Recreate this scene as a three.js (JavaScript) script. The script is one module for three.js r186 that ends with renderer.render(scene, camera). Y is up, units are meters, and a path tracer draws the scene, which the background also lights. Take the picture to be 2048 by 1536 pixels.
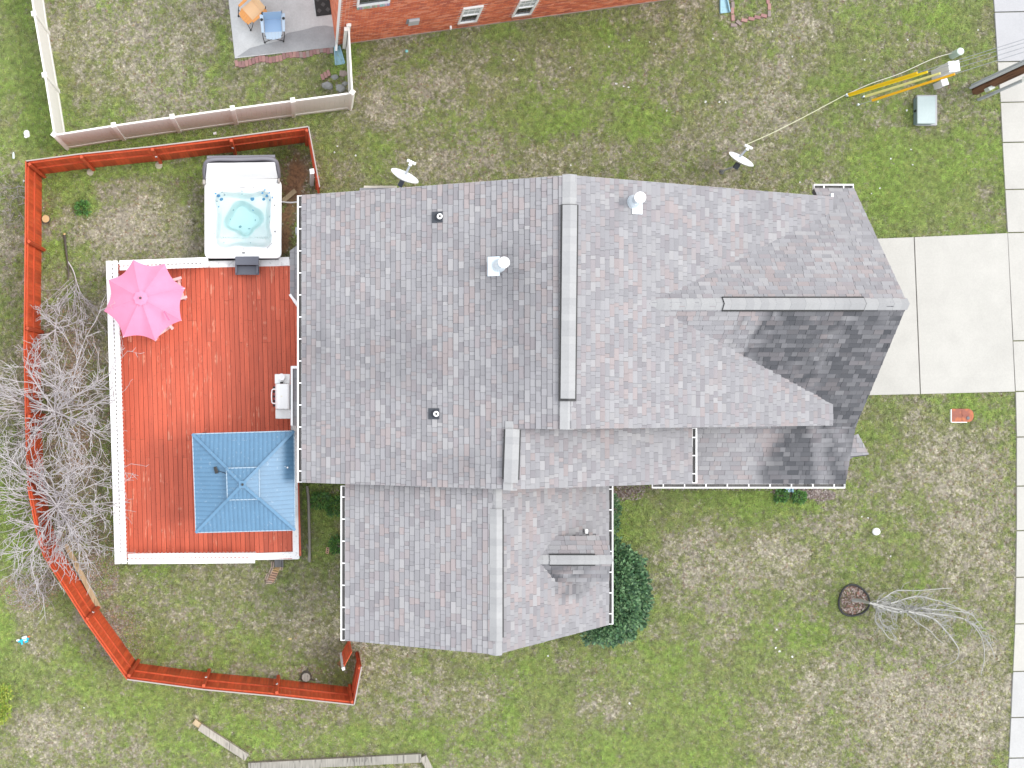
import * as THREE from 'three';
import { mergeGeometries } from 'three/addons/utils/BufferGeometryUtils.js';
import { RoundedBoxGeometry } from 'three/addons/geometries/RoundedBoxGeometry.js';

// ---------------------------------------------------------------- camera, sky, sun, exposure
// survey of the photograph: straight-down drone view, 30.8 m up, the point under the drone lies left of the frame's middle
const H = 30.8, F = 1909, NX = 615, NY = 790, PW = 2048, PH = 1536;
const scene = new THREE.Scene();
const camera = new THREE.PerspectiveCamera(2 * Math.atan(PH / 2 / F) * 180 / Math.PI, PW / PH, 0.5, 600);
camera.position.set(0, H, 0); camera.up.set(0, 0, -1); camera.lookAt(0, 0, 0);
camera.setViewOffset(PW, PH, PW / 2 - NX, PH / 2 - NY, PW, PH);
const renderer = new THREE.WebGLRenderer({ antialias: true });
renderer.setSize(1024, 768);
renderer.toneMapping = THREE.LinearToneMapping;
renderer.toneMappingExposure = 1.85;
renderer.shadowMap.enabled = true;
{ // bright overcast sky: brighter overhead than at the horizon
  const w = 128, h = 64, d = new Float32Array(w * h * 4);
  for (let j = 0; j < h; j++) for (let i = 0; i < w; i++) {
    const el = ((j + 0.5) / h - 0.5) * Math.PI, s = Math.max(0, Math.sin(el));
    const L = el > 0 ? 0.80 + 0.30 * s : 0.3, k = (j * w + i) * 4;
    d[k] = L * 0.965; d[k + 1] = L * 0.995; d[k + 2] = L * 1.05; d[k + 3] = 1;
  }
  const t = new THREE.DataTexture(d, w, h, THREE.RGBAFormat, THREE.FloatType);
  t.mapping = THREE.EquirectangularReflectionMapping; t.magFilter = t.minFilter = THREE.LinearFilter; t.needsUpdate = true;
  scene.background = t; scene.environment = t;
}
const sun = new THREE.DirectionalLight(new THREE.Color(1, 0.965, 0.92), 1.45);
sun.position.set(31, 32, -3); sun.target.position.set(6, 0, 0); sun.castShadow = true; sun.shadow.radius = 44;
Object.assign(sun.shadow.camera, { left: -26, right: 26, top: 22, bottom: -22, near: 1, far: 90 });
sun.shadow.mapSize.set(2048, 2048);
scene.add(sun, sun.target);

// ---------------------------------------------------------------- helpers
let seed = 12345;
const rnd = () => { seed = (seed + 0x6d2b79f5) | 0; let t = Math.imul(seed ^ (seed >>> 15), 1 | seed); t = (t + Math.imul(t ^ (t >>> 7), 61 | t)) ^ t; return ((t ^ (t >>> 14)) >>> 0) / 4294967296; };
const rr = (a, b) => a + (b - a) * rnd(), pick = (a) => a[Math.floor(rnd() * a.length)];
const V = (x, y, z) => new THREE.Vector3(x, y, z);
const P = (px, py, y = 0) => V((px - NX) * (H - y) / F, y, (py - NY) * (H - y) / F);   // plan position of a surveyed point at height y
const clamp = (x, a = 0, b = 1) => Math.min(b, Math.max(a, x)), lerp = (a, b, t) => a + (b - a) * t;
const sstep = (a, b, x) => { const t = clamp((x - a) / (b - a)); return t * t * (3 - 2 * t); };
const mix3 = (a, b, t) => [lerp(a[0], b[0], t), lerp(a[1], b[1], t), lerp(a[2], b[2], t)];
const HT = new Float32Array(65536); { let s = 7; for (let i = 0; i < 65536; i++) { s = (s * 1664525 + 1013904223) >>> 0; HT[i] = s / 4294967296; } }
const hsh = (i, j) => HT[((i * 374761393 + j * 668265263) ^ ((i * 1274126177) >>> 13) ^ (j * 97)) & 65535];
function vn(x, y) {
  const i = Math.floor(x), j = Math.floor(y); let u = x - i, v = y - j; u = u * u * (3 - 2 * u); v = v * v * (3 - 2 * v);
  return lerp(lerp(hsh(i, j), hsh(i + 1, j), u), lerp(hsh(i, j + 1), hsh(i + 1, j + 1), u), v);
}
function fbm(x, y, o = 4) { let s = 0, a = 0.5, n = 0; for (let k = 0; k < o; k++) { s += a * vn(x, y); n += a; a *= 0.5; x = x * 2.03 + 17.3; y = y * 2.03 - 9.1; } return s / n; }

const used = {};
const numbered = (n) => { used[n] = (used[n] || 0) + 1; return used[n] === 1 ? n : n + '_' + String(used[n] - 1).padStart(3, '0'); };
const base = new Map();
function thing(name, label, category, at = V(0, 0, 0), group, kind) {
  const g = new THREE.Group(); g.name = numbered(name); g.position.copy(at); base.set(g, at.clone()); scene.add(g);
  g.userData = kind === 'structure' ? { kind } : { label, category };
  if (kind === 'structure' && label) g.userData.label = label;
  if (group) g.userData.group = group;
  if (kind && kind !== 'structure') g.userData.kind = kind;
  return g;
}
const baseOf = (o) => { while (o) { if (base.has(o)) return base.get(o); o = o.parent; } return V(0, 0, 0); };
function worldUV(g) { // uv in metres by the face's main direction
  const p = g.attributes.position, n = g.attributes.normal, uv = new Float32Array(p.count * 2);
  for (let i = 0; i < p.count; i++) {
    const ax = Math.abs(n.getX(i)), ay = Math.abs(n.getY(i)), az = Math.abs(n.getZ(i));
    if (ay >= ax && ay >= az) { uv[2 * i] = p.getX(i); uv[2 * i + 1] = p.getZ(i); } else if (ax >= az) { uv[2 * i] = p.getZ(i); uv[2 * i + 1] = p.getY(i); } else { uv[2 * i] = p.getX(i); uv[2 * i + 1] = p.getY(i); }
  }
  g.setAttribute('uv', new THREE.BufferAttribute(uv, 2)); return g;
}
function flat(g) { g = g.index ? g.toNonIndexed() : g; for (const k of Object.keys(g.attributes)) if (!['position', 'normal', 'uv', 'color'].includes(k)) g.deleteAttribute(k); return g; }
function joinG(gs) {
  gs = (Array.isArray(gs) ? gs.flat(4) : [gs]).map(flat);
  if (gs.some((g) => !g.attributes.color)) gs.forEach((g) => g.deleteAttribute('color'));
  gs.forEach((g) => { if (!g.attributes.uv) g.setAttribute('uv', new THREE.BufferAttribute(new Float32Array(g.attributes.position.count * 2), 2)); });
  return gs.length > 1 ? mergeGeometries(gs) : gs[0].clone();
}
function part(name, gs, m, parent, keepUV = false) { // geometry in world metres -> one Mesh under its thing
  const g = joinG(gs); if (!keepUV) worldUV(g);
  const b = baseOf(parent); g.translate(-b.x, -b.y, -b.z);
  const o = new THREE.Mesh(g, m); o.name = name; o.castShadow = o.receiveShadow = true; parent.add(o); return o;
}
function single(name, gs, m, label, category, group) { // a thing of one mesh
  const g = worldUV(joinG(gs)); g.computeBoundingBox(); const bb = g.boundingBox, c = V((bb.min.x + bb.max.x) / 2, bb.min.y, (bb.min.z + bb.max.z) / 2);
  g.translate(-c.x, -c.y, -c.z);
  const o = new THREE.Mesh(g, m); o.name = numbered(name); o.position.copy(c); o.castShadow = o.receiveShadow = true; o.userData = { label, category }; if (group) o.userData.group = group; scene.add(o); return o;
}
function box(cx, cy, cz, sx, sy, sz, ry = 0) { const g = new THREE.BoxGeometry(sx, sy, sz); if (ry) g.rotateY(ry); g.translate(cx, cy, cz); return g; }
function rbox(cx, cy, cz, sx, sy, sz, r = 0.02, ry = 0, seg = 2) { const g = new RoundedBoxGeometry(sx, sy, sz, seg, r); if (ry) g.rotateY(ry); g.translate(cx, cy, cz); return g; }
function bar(a, b, w, h, roll = 0) { // box from a to b, w wide sideways, h thick
  const d = b.clone().sub(a), L = d.length(), z = d.normalize(); let x = V(0, 1, 0).cross(z); if (x.lengthSq() < 1e-6) x = V(1, 0, 0); x.normalize(); const y = z.clone().cross(x);
  const g = new THREE.BoxGeometry(w, h, L); if (roll) g.rotateZ(roll);
  g.applyMatrix4(new THREE.Matrix4().makeBasis(x, y, z)); const c = a.clone().add(b).multiplyScalar(0.5); g.translate(c.x, c.y, c.z); return g;
}
function cyl(a, b, r0, r1 = r0, n = 12, open = false) {
  const d = b.clone().sub(a), g = new THREE.CylinderGeometry(r1, r0, d.length(), n, 1, open);
  g.applyQuaternion(new THREE.Quaternion().setFromUnitVectors(V(0, 1, 0), d.normalize())); const c = a.clone().add(b).multiplyScalar(0.5); g.translate(c.x, c.y, c.z); return g;
}
function tube(pts, r0, r1 = r0, n = 6, seg = 0) { // tapered tube through points
  const c = new THREE.CatmullRomCurve3(pts), N = seg || pts.length * 4, g = new THREE.TubeGeometry(c, N, 1, n, false), p = g.attributes.position;
  for (let i = 0; i <= N; i++) { const q = c.getPointAt(i / N), r = lerp(r0, r1, i / N); for (let j = 0; j <= n; j++) { const k = i * (n + 1) + j; p.setXYZ(k, q.x + (p.getX(k) - q.x) * r, q.y + (p.getY(k) - q.y) * r, q.z + (p.getZ(k) - q.z) * r); } }
  return g;
}
function tri(list) { // list of 3-D points, three per triangle
  const a = new Float32Array(list.length * 3); list.forEach((p, i) => { a[3 * i] = p.x; a[3 * i + 1] = p.y; a[3 * i + 2] = p.z; });
  const g = new THREE.BufferGeometry(); g.setAttribute('position', new THREE.BufferAttribute(a, 3)); g.computeVertexNormals(); return g;
}
function slab(pts, t) { // convex planar polygon with thickness t downwards along its normal
  const n = pts[1].clone().sub(pts[0]).cross(pts[2].clone().sub(pts[0])).normalize(); if (n.y < 0) { pts = pts.slice().reverse(); n.negate(); }
  const q = pts.map((p) => p.clone().addScaledVector(n, -t)), o = [], N = pts.length;
  for (let i = 1; i < N - 1; i++) o.push(pts[0], pts[i], pts[i + 1], q[0], q[i + 1], q[i]);
  for (let i = 0; i < N; i++) { const j = (i + 1) % N; o.push(pts[i], q[i], q[j], pts[i], q[j], pts[j]); }
  return tri(o);
}
function prism(pts, y0, y1) { // polygon in plan (array of Vector3, x and z used), possibly concave
  const s = pts.map((p) => new THREE.Vector2(p.x, p.z)); if (THREE.ShapeUtils.isClockWise(s)) { s.reverse(); }
  const f = THREE.ShapeUtils.triangulateShape(s, []), o = [], T = s.map((p) => V(p.x, y1, p.y)), B = s.map((p) => V(p.x, y0, p.y)), N = s.length;
  for (const [a, b, c] of f) o.push(T[a], T[c], T[b], B[a], B[b], B[c]);
  for (let i = 0; i < N; i++) { const j = (i + 1) % N; o.push(T[i], B[j], B[i], T[i], T[j], B[j]); }
  return tri(o);
}
function tint(g, c) { g = flat(g); const n = g.attributes.position.count, a = new Float32Array(n * 3); for (let i = 0; i < n; i++) a.set(c, 3 * i); g.setAttribute('color', new THREE.BufferAttribute(a, 3)); return g; }
const inPoly = (x, z, poly) => { let c = false; for (let i = 0, j = poly.length - 1; i < poly.length; j = i++) { const a = poly[i], b = poly[j]; if ((a.z > z) !== (b.z > z) && x < (b.x - a.x) * (z - a.z) / (b.z - a.z) + a.x) c = !c; } return c; };

// ---------------------------------------------------------------- textures and materials
function colorTex(n, fn, rep = 1) { // fn(u,v) -> linear multiplier or colour; tiles
  const d = new Uint8Array(n * n * 4), s = (x) => Math.round(255 * clamp(x <= 0.0031308 ? 12.92 * x : 1.055 * Math.pow(x, 1 / 2.4) - 0.055));
  for (let j = 0; j < n; j++) for (let i = 0; i < n; i++) { const c = fn(i / n, j / n), k = (j * n + i) * 4; d[k] = s(c[0]); d[k + 1] = s(c[1]); d[k + 2] = s(c[2]); d[k + 3] = 255; }
  const t = new THREE.DataTexture(d, n, n, THREE.RGBAFormat); t.colorSpace = THREE.SRGBColorSpace; t.wrapS = t.wrapT = THREE.MirroredRepeatWrapping; t.magFilter = THREE.LinearFilter; t.repeat.set(rep, rep); t.needsUpdate = true; return t;
}
const mat = (c, rough = 0.8, o = {}) => { const m = new THREE.MeshStandardMaterial({ roughness: rough, side: THREE.DoubleSide, ...o }); if (Array.isArray(c)) m.color.setRGB(...c); else m.color.set(c); return m; };
const g3 = (v) => [v, v, v];
const concreteT = colorTex(512, (u, v) => { const a = fbm(u * 9, v * 9, 5), b = vn(u * 170, v * 170), c = fbm(u * 3 + 5, v * 3, 3); return g3(0.93 + 0.12 * (a - 0.5) + 0.09 * (b - 0.5) + 0.08 * (c - 0.5)); }, 0.25);
const patioT = colorTex(512, (u, v) => { const a = fbm(u * 8, v * 8, 5), b = vn(u * 150, v * 150), c = fbm(u * 26 + 5, v * 26, 3); return g3(0.86 + 0.3 * (a - 0.5) + 0.1 * (b - 0.5) + 0.1 * (c - 0.5)); }, 0.25);
const deckT = colorTex(1024, (u, v) => { // red stained boards: grain, knots of dark dirt and pale worn scuffs, long along v
  const gr = fbm(u * 300, v * 9, 3), lo = fbm(u * 8, v * 5, 3), sc = sstep(0.62, 0.74, fbm(u * 120, v * 22 + 3, 4)) * sstep(0.56, 0.7, fbm(u * 9 + 3, v * 9, 2)), kn = sstep(0.86, 0.92, vn(u * 190 + 7, v * 150));
  let c = [0.51, 0.094, 0.044]; const m = 0.9 + 0.34 * (gr - 0.5) + 0.3 * (lo - 0.5); c = c.map((x) => x * m); c = mix3(c, [0.58, 0.26, 0.17], 0.6 * sc); return mix3(c, [0.16, 0.03, 0.015], 0.5 * kn);
}, 0.2);
const fenceT = colorTex(512, (u, v) => { const gr = fbm(u * 60, v * 6, 3), lo = fbm(u * 5 + 2, v * 5, 3); const c = [0.55, 0.078, 0.022].map((x) => x * (0.86 + 0.5 * (gr - 0.5) + 0.35 * (lo - 0.5))); return mix3(c, [0.42, 0.13, 0.05], 0.35 * sstep(0.6, 0.75, fbm(u * 16, v * 16 + 9, 3))); }, 0.5);
const woodT = colorTex(512, (u, v) => { const gr = fbm(u * 70, v * 5, 4), lo = fbm(u * 6, v * 6, 3), ck = sstep(0.68, 0.74, fbm(u * 40, v * 4 + 7, 3)); return g3((0.84 + 0.5 * (gr - 0.5) + 0.3 * (lo - 0.5)) * (1 - 0.5 * ck)); }, 0.6);
const paintT = colorTex(512, (u, v) => { const lo = fbm(u * 14, v * 14, 4), st = sstep(0.66, 0.74, fbm(u * 34, v * 34 + 3, 3)); return mix3(g3(0.97 + 0.06 * (lo - 0.5)), [0.5, 0.5, 0.5], 0.42 * st); }, 0.5);
const rustT = colorTex(256, (u, v) => { const a = fbm(u * 9, v * 9, 5); return mix3([0.36, 0.12, 0.055], [0.24, 0.085, 0.06], sstep(0.35, 0.65, a)); }, 1);
const dustT = colorTex(256, (u, v) => { const a = fbm(u * 7, v * 7, 5), b = vn(u * 70, v * 70); return g3(0.95 + 0.1 * (a - 0.5) + 0.06 * (b - 0.5)); }, 0.5);
const bumpT = (() => { const t = colorTex(256, (u, v) => g3(fbm(u * 60, v * 60, 3)), 2); t.colorSpace = THREE.NoColorSpace; return t; })();
const M = {
  white: mat(g3(0.78), 0.55, { map: paintT }), gutter: mat(g3(0.8), 0.4), trim: mat(g3(0.74), 0.6), vinyl: mat([0.77, 0.75, 0.71], 0.5, { map: dustT }),
  deck: mat(g3(1), 0.62, { map: deckT }), fence: mat(g3(1), 0.66, { map: fenceT }), black: mat(g3(0.018), 0.6), darkgap: mat(g3(0.012), 0.9),
  shingle: mat(g3(1), 0.94, { vertexColors: true, bumpMap: bumpT, bumpScale: 0.004 }), cap: mat([0.315, 0.315, 0.318], 0.94, { map: dustT }), cap2: mat([0.3, 0.3, 0.304], 0.94, { map: dustT }), cap3: mat([0.33, 0.33, 0.331], 0.94, { map: dustT }),
  felt: mat([0.09, 0.09, 0.095], 0.95), siding: mat([0.55, 0.5, 0.42], 0.8), galv: new THREE.MeshStandardMaterial({ color: new THREE.Color(0.58, 0.65, 0.7), metalness: 0.35, roughness: 0.4, side: THREE.DoubleSide }), lead: mat(g3(0.72), 0.5),
  conc: mat([0.4, 0.389, 0.36], 0.9, { map: concreteT }), conc2: mat([0.39, 0.388, 0.382], 0.9, { map: concreteT }), conc3: mat([0.36, 0.36, 0.37], 0.9, { map: concreteT }), patio: mat([0.53, 0.54, 0.54], 0.9, { map: patioT }), wet: mat([0.315, 0.325, 0.335], 0.72, { map: patioT }),
  wood: mat([0.36, 0.335, 0.285], 0.9, { map: woodT }), woodTan: mat([0.44, 0.345, 0.21], 0.88, { map: woodT }), woodGrey: mat([0.3, 0.285, 0.25], 0.92, { map: woodT }), bark: mat([0.46, 0.43, 0.435], 0.95), barkDark: mat([0.10, 0.085, 0.07], 0.95, { map: woodT }), barkPale: mat([0.34, 0.335, 0.315], 0.95),
  floorGrey: mat([0.13, 0.125, 0.12], 0.95, { map: woodT }),  // dark grey tone of the gutter floor, darker than the white trough
  pole: mat([0.16, 0.075, 0.04], 0.9, { map: woodT }), conduit: mat([0.34, 0.36, 0.39], 0.55), tan: mat([0.5, 0.36, 0.16], 0.85),
};

// ---------------------------------------------------------------- lawn: where it is green, dry or bare (surveyed patches: x, y, radius x, radius y, amount)
const S = H / F, pz = (px, py, rx, ry, a) => [(px - NX) * S, (py - NY) * S, rx * S, ry * S, a];
const GREEN = [[20, 90, 60, 140, .45], [95, 230, 40, 90, .6], [280, 290, 330, 16, .5], [700, 130, 35, 40, .5], [640, 230, 40, 40, .4], [880, 265, 60, 25, .25], [1080, 240, 120, 30, .4], [1260, 250, 60, 40, .45], [1180, 60, 90, 40, .2], [1680, 110, 90, 60, .45], [1740, 200, 90, 40, .2], [1800, 330, 130, 80, .5], [1790, 430, 90, 50, .45], [1640, 330, 60, 40, .3], [1870, 40, 80, 40, .4], [1800, 860, 70, 70, .25], [1960, 830, 60, 40, .4], [1500, 1000, 120, 26, .6], [1260, 1050, 60, 50, .55], [1330, 1000, 40, 20, .3], [1100, 1400, 90, 40, .4], [900, 1340, 120, 30, .3], [800, 1480, 160, 40, .5], [1240, 1500, 200, 40, .35], [430, 1480, 180, 50, .4], [330, 1400, 120, 30, .3], [15, 1310, 25, 100, .8], [130, 1330, 70, 60, .3], [560, 1250, 80, 60, .2], [650, 1060, 30, 70, .75], [620, 1000, 30, 30, .5], [115, 360, 50, 40, .6], [180, 410, 40, 30, .5], [145, 510, 40, 40, .6], [165, 420, 14, 12, .8], [250, 340, 120, 20, .4], [20, 640, 40, 60, .35], [20, 960, 60, 60, .3], [60, 390, 20, 60, .4], [450, 90, 16, 40, .7], [690, 1360, 20, 40, .3], [1290, 1340, 200, 60, .2], [1560, 1010, 30, 16, .5], [40, 1100, 40, 40, .4], [130, 1200, 30, 40, .4], [1750, 870, 30, 30, .4]].map((a) => pz(...a));
const DRY = [[280, 110, 170, 110, .42], [1560, 130, 90, 110, .35], [1440, 300, 110, 60, .25], [930, 170, 200, 50, .12], [880, 330, 160, 50, .22], [1600, 60, 60, 40, .2], [1880, 930, 90, 80, .4], [1760, 880, 40, 30, .3], [1900, 1440, 170, 120, .55], [1720, 1360, 120, 70, .4], [1450, 1180, 130, 100, .4], [1350, 1120, 60, 60, .25], [1960, 1180, 60, 200, .3], [1560, 1130, 80, 80, .2], [1500, 1400, 140, 60, .2], [230, 460, 90, 40, .5], [300, 430, 70, 60, .35], [420, 1200, 180, 90, .25], [110, 1460, 110, 60, .45], [20, 440, 40, 120, .3], [25, 780, 60, 130, .3], [40, 1210, 60, 60, .25], [950, 1420, 130, 30, .12], [1200, 1420, 60, 30, .2], [700, 1420, 160, 30, .15], [1890, 180, 60, 60, .15]].map((a) => pz(...a));
const BARE = [[590, 350, 34, 60, .95], [580, 450, 26, 60, .95], [560, 500, 20, 30, .8], [545, 380, 40, 30, .6], [95, 425, 14, 40, .55], [375, 365, 30, 16, .35], [350, 520, 30, 10, .3], [150, 800, 60, 110, .5], [130, 700, 50, 60, .45], [150, 930, 60, 90, .5], [140, 1090, 60, 60, .4], [225, 1260, 40, 60, .45], [280, 1300, 40, 18, .4], [85, 1190, 40, 22, .45], [1250, 985, 34, 14, .95], [1222, 1000, 14, 30, .8], [1600, 985, 46, 10, .95], [1640, 990, 20, 10, .7], [710, 1305, 22, 12, .6], [612, 1345, 50, 14, .5], [640, 940, 30, 14, .4], [640, 1110, 30, 10, .35], [1960, 195, 18, 16, .6], [120, 310, 22, 12, .5], [500, 1505, 20, 16, .5], [660, 170, 30, 22, .45]].map((a) => pz(...a));
const blobs = (L, x, z) => { let s = 0; for (const [bx, bz, rx, rz, a] of L) { const u = (x - bx) / rx, v = (z - bz) / rz, d = u * u + v * v; if (d < 5) s += a * Math.exp(-d); } return s; };
function lawn(x, z) {
  const wx = x + 0.5 * (fbm(x * 0.9 + 7, z * 0.9, 2) - 0.5), wz = z + 0.5 * (fbm(x * 0.9, z * 0.9 + 31, 2) - 0.5);
  const g = 0.60 + 0.62 * (fbm(x * 0.42 + 3, z * 0.42, 3) - 0.5) + 0.55 * (fbm(x * 1.7, z * 1.7 + 11, 3) - 0.5) + 0.8 * (fbm(x * 5.5 + 1, z * 5.5, 3) - 0.5) + 0.85 * blobs(GREEN, wx, wz) - 0.72 * blobs(DRY, wx, wz);
  const b = blobs(BARE, wx, wz) * (0.55 + 0.9 * fbm(x * 2.4, z * 2.4 + 5, 3));
  return [g, clamp(b)];
}
{
  const N = 2048, W = 40, H2 = 40, x0 = -13, z0 = -20, d = new Uint8Array(N * N * 4), s = (x) => Math.round(255 * clamp(1.055 * Math.pow(Math.max(x, 0.0001), 1 / 2.4) - 0.055));
  for (let j = 0; j < N; j++) for (let i = 0; i < N; i++) {
    const x = x0 + (i + 0.5) / N * W, z = z0 + (j + 0.5) / N * H2; let c = [0.2, 0.17, 0.11];
    {
      const [g, b] = lawn(x, z), n = hsh(i, j), n2 = vn(x * 22, z * 22), t = sstep(0.0, 1.0, g + 0.6 * (n2 - 0.5));
      c = mix3([0.33, 0.295, 0.215], [0.155, 0.175, 0.075], t); c = mix3(c, [0.23, 0.115, 0.062], b * 0.85);
      const k = 0.5 + 0.75 * n2 + 0.3 * (n - 0.5); c = c.map((v) => v * k);
    }
    const k = (j * N + i) * 4; d[k] = s(c[0]); d[k + 1] = s(c[1]); d[k + 2] = s(c[2]); d[k + 3] = 255;
  }
  const t = new THREE.DataTexture(d, N, N, THREE.RGBAFormat); t.colorSpace = THREE.SRGBColorSpace; t.wrapS = t.wrapT = THREE.MirroredRepeatWrapping; t.magFilter = THREE.LinearFilter; t.needsUpdate = true;
  const R = 260, pos = [-R, 0, -R, -R, 0, R, R, 0, R, -R, 0, -R, R, 0, R, R, 0, -R], uv = []; for (let i = 0; i < 6; i++) uv.push((pos[3 * i] - x0) / W, (pos[3 * i + 2] - z0) / H2);
  const g = new THREE.BufferGeometry(); g.setAttribute('position', new THREE.BufferAttribute(new Float32Array(pos), 3)); g.setAttribute('uv', new THREE.BufferAttribute(new Float32Array(uv), 2)); g.computeVertexNormals();
  const o = new THREE.Mesh(g, mat(g3(1), 1, { map: t })); o.name = 'ground'; o.receiveShadow = true; o.userData = { kind: 'structure' }; scene.add(o);
}
const px4 = (...a) => { const o = []; for (let i = 0; i < a.length; i += 2) o.push(P(a[i], a[i + 1])); return o; };
// outlines that carry no grass
const NOGRASS = [
  px4(640, 420, 1130, 400, 1640, 420, 1640, 470, 1720, 470, 1745, 480, 1735, 790, 1700, 800, 1690, 930, 1200, 930, 1180, 1220, 720, 1240, 720, 935, 640, 935),
  px4(236, 528, 610, 524, 606, 870, 606, 1112, 246, 1116), px4(416, 340, 560, 340, 566, 515, 416, 515),
  px4(452, -60, 470, 118, 672, 95, 660, -60), px4(672, 88, 1340, -4, 1340, -200, 640, -200), px4(1740, 477, 2060, 465, 2060, 784, 1735, 790),
  px4(1980, -150, 1985, 0, 1999, 200, 2013, 467, 2028, 783, 2031, 1000, 2028, 1240, 2024, 1340, 2015, 1536, 2005, 1700, 2140, 1700, 2160, 1000, 2140, 400, 2110, -150),
  px4(1836, 195, 1868, 195, 1868, 246, 1836, 246), px4(1905, 819, 1945, 819, 1945, 844, 1905, 844),
];
const hard = (x, z) => NOGRASS.some((p) => inPoly(x, z, p));
function blade(n, len, w, lean) { // a tuft: n thin leaning leaves
  const o = []; for (let k = 0; k < n; k++) { const a = k / n * 6.283 + rr(-0.5, 0.5), l = len * rr(0.6, 1.15), t = lean * rr(0.7, 1.1), dx = Math.cos(a), dz = Math.sin(a), q = w * rr(0.7, 1.2), bx = rr(-0.02, 0.02), bz = rr(-0.02, 0.02), hx = Math.sin(t) * l, hy = Math.cos(t) * l;
    const m = V(bx + dx * hx * 0.45, hy * 0.62, bz + dz * hx * 0.45), e = V(bx + dx * hx, hy, bz + dz * hx), sx = -dz * q, sz = dx * q;
    o.push(V(bx - sx, 0, bz - sz), V(bx + sx, 0, bz + sz), V(m.x + sx, m.y, m.z + sz), V(bx - sx, 0, bz - sz), V(m.x + sx, m.y, m.z + sz), V(m.x - sx, m.y, m.z - sz), V(m.x - sx, m.y, m.z - sz), V(m.x + sx, m.y, m.z + sz), e); }
  const g = tri(o); worldUV(g); return g;
}
{
  const green = [], dry = [], step = 0.0375; // [x, z, scale, turn, r, g, b]
  for (let x = -11.6; x < 24.2; x += step) for (let z = -14.3; z < 13.6; z += step) {
    const gx = x + rr(0, step), gz = z + rr(0, step), out = gx < -10.3 || gx > 23.4 || gz < -13.1 || gz > 12.4;
    if (out && rnd() < 0.6) continue;
    if (hard(gx, gz)) continue;
    const [g, b] = lawn(gx, gz); if (rnd() < b * 1.15) continue;
    const p = 0.1 + 0.8 * sstep(0.0, 1.0, g), hue = fbm(gx * 0.8 + 40, gz * 0.8, 2), cl = 0.45 * vn(gx * 13 + 3, gz * 13) + 0.55 * vn(gx * 27, gz * 27 + 8), br = rr(0.6, 1.3) * (0.42 + 1.16 * cl);
    if (rnd() < p + 0.3 * (cl - 0.5)) { let c = mix3([0.228, 0.235, 0.112], [0.222, 0.318, 0.07], clamp(sstep(0.3, 1.1, g) * 0.9 + (hue - 0.5))); if (rnd() < 0.2) c = mix3(c, [0.3, 0.3, 0.09], 0.6); green.push([gx, gz, rr(0.75, 1.25) * (0.85 + 0.35 * p), rnd() * 6.283, ...c.map((v) => v * br)]); }
    else { const c = mix3([0.44, 0.405, 0.315], [0.31, 0.275, 0.22], clamp(hue + rr(-0.4, 0.4))); if (rnd() < 0.15) continue; dry.push([gx, gz, rr(0.75, 1.2), rnd() * 6.283, ...(rnd() < 0.07 ? [0.2, 0.12, 0.07] : c).map((v) => v * br)]); }
  }
  const put = (name, geo, list, label) => {
    const o = new THREE.InstancedMesh(geo, mat(g3(1), 0.85), list.length), m = new THREE.Matrix4(), q = new THREE.Quaternion(), up = V(0, 1, 0), c = new THREE.Color();
    list.forEach(([x, z, s, a, r, g, b], i) => { m.compose(V(x, 0.001, z), q.setFromAxisAngle(up, a), V(s, s, s)); o.setMatrixAt(i, m); o.setColorAt(i, c.setRGB(r, g, b)); });
    o.name = name; o.userData = { kind: 'stuff', label, category: 'grass' }; o.castShadow = o.receiveShadow = true; scene.add(o);
  };
  put('grass', blade(6, 0.066, 0.0062, 0.95), green, 'short green grass growing all over the yards');
  put('dry_grass', blade(6, 0.07, 0.0052, 1.25), dry, 'dormant straw coloured grass between the green blades');
  console.log('tufts', green.length, dry.length);
}
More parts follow.
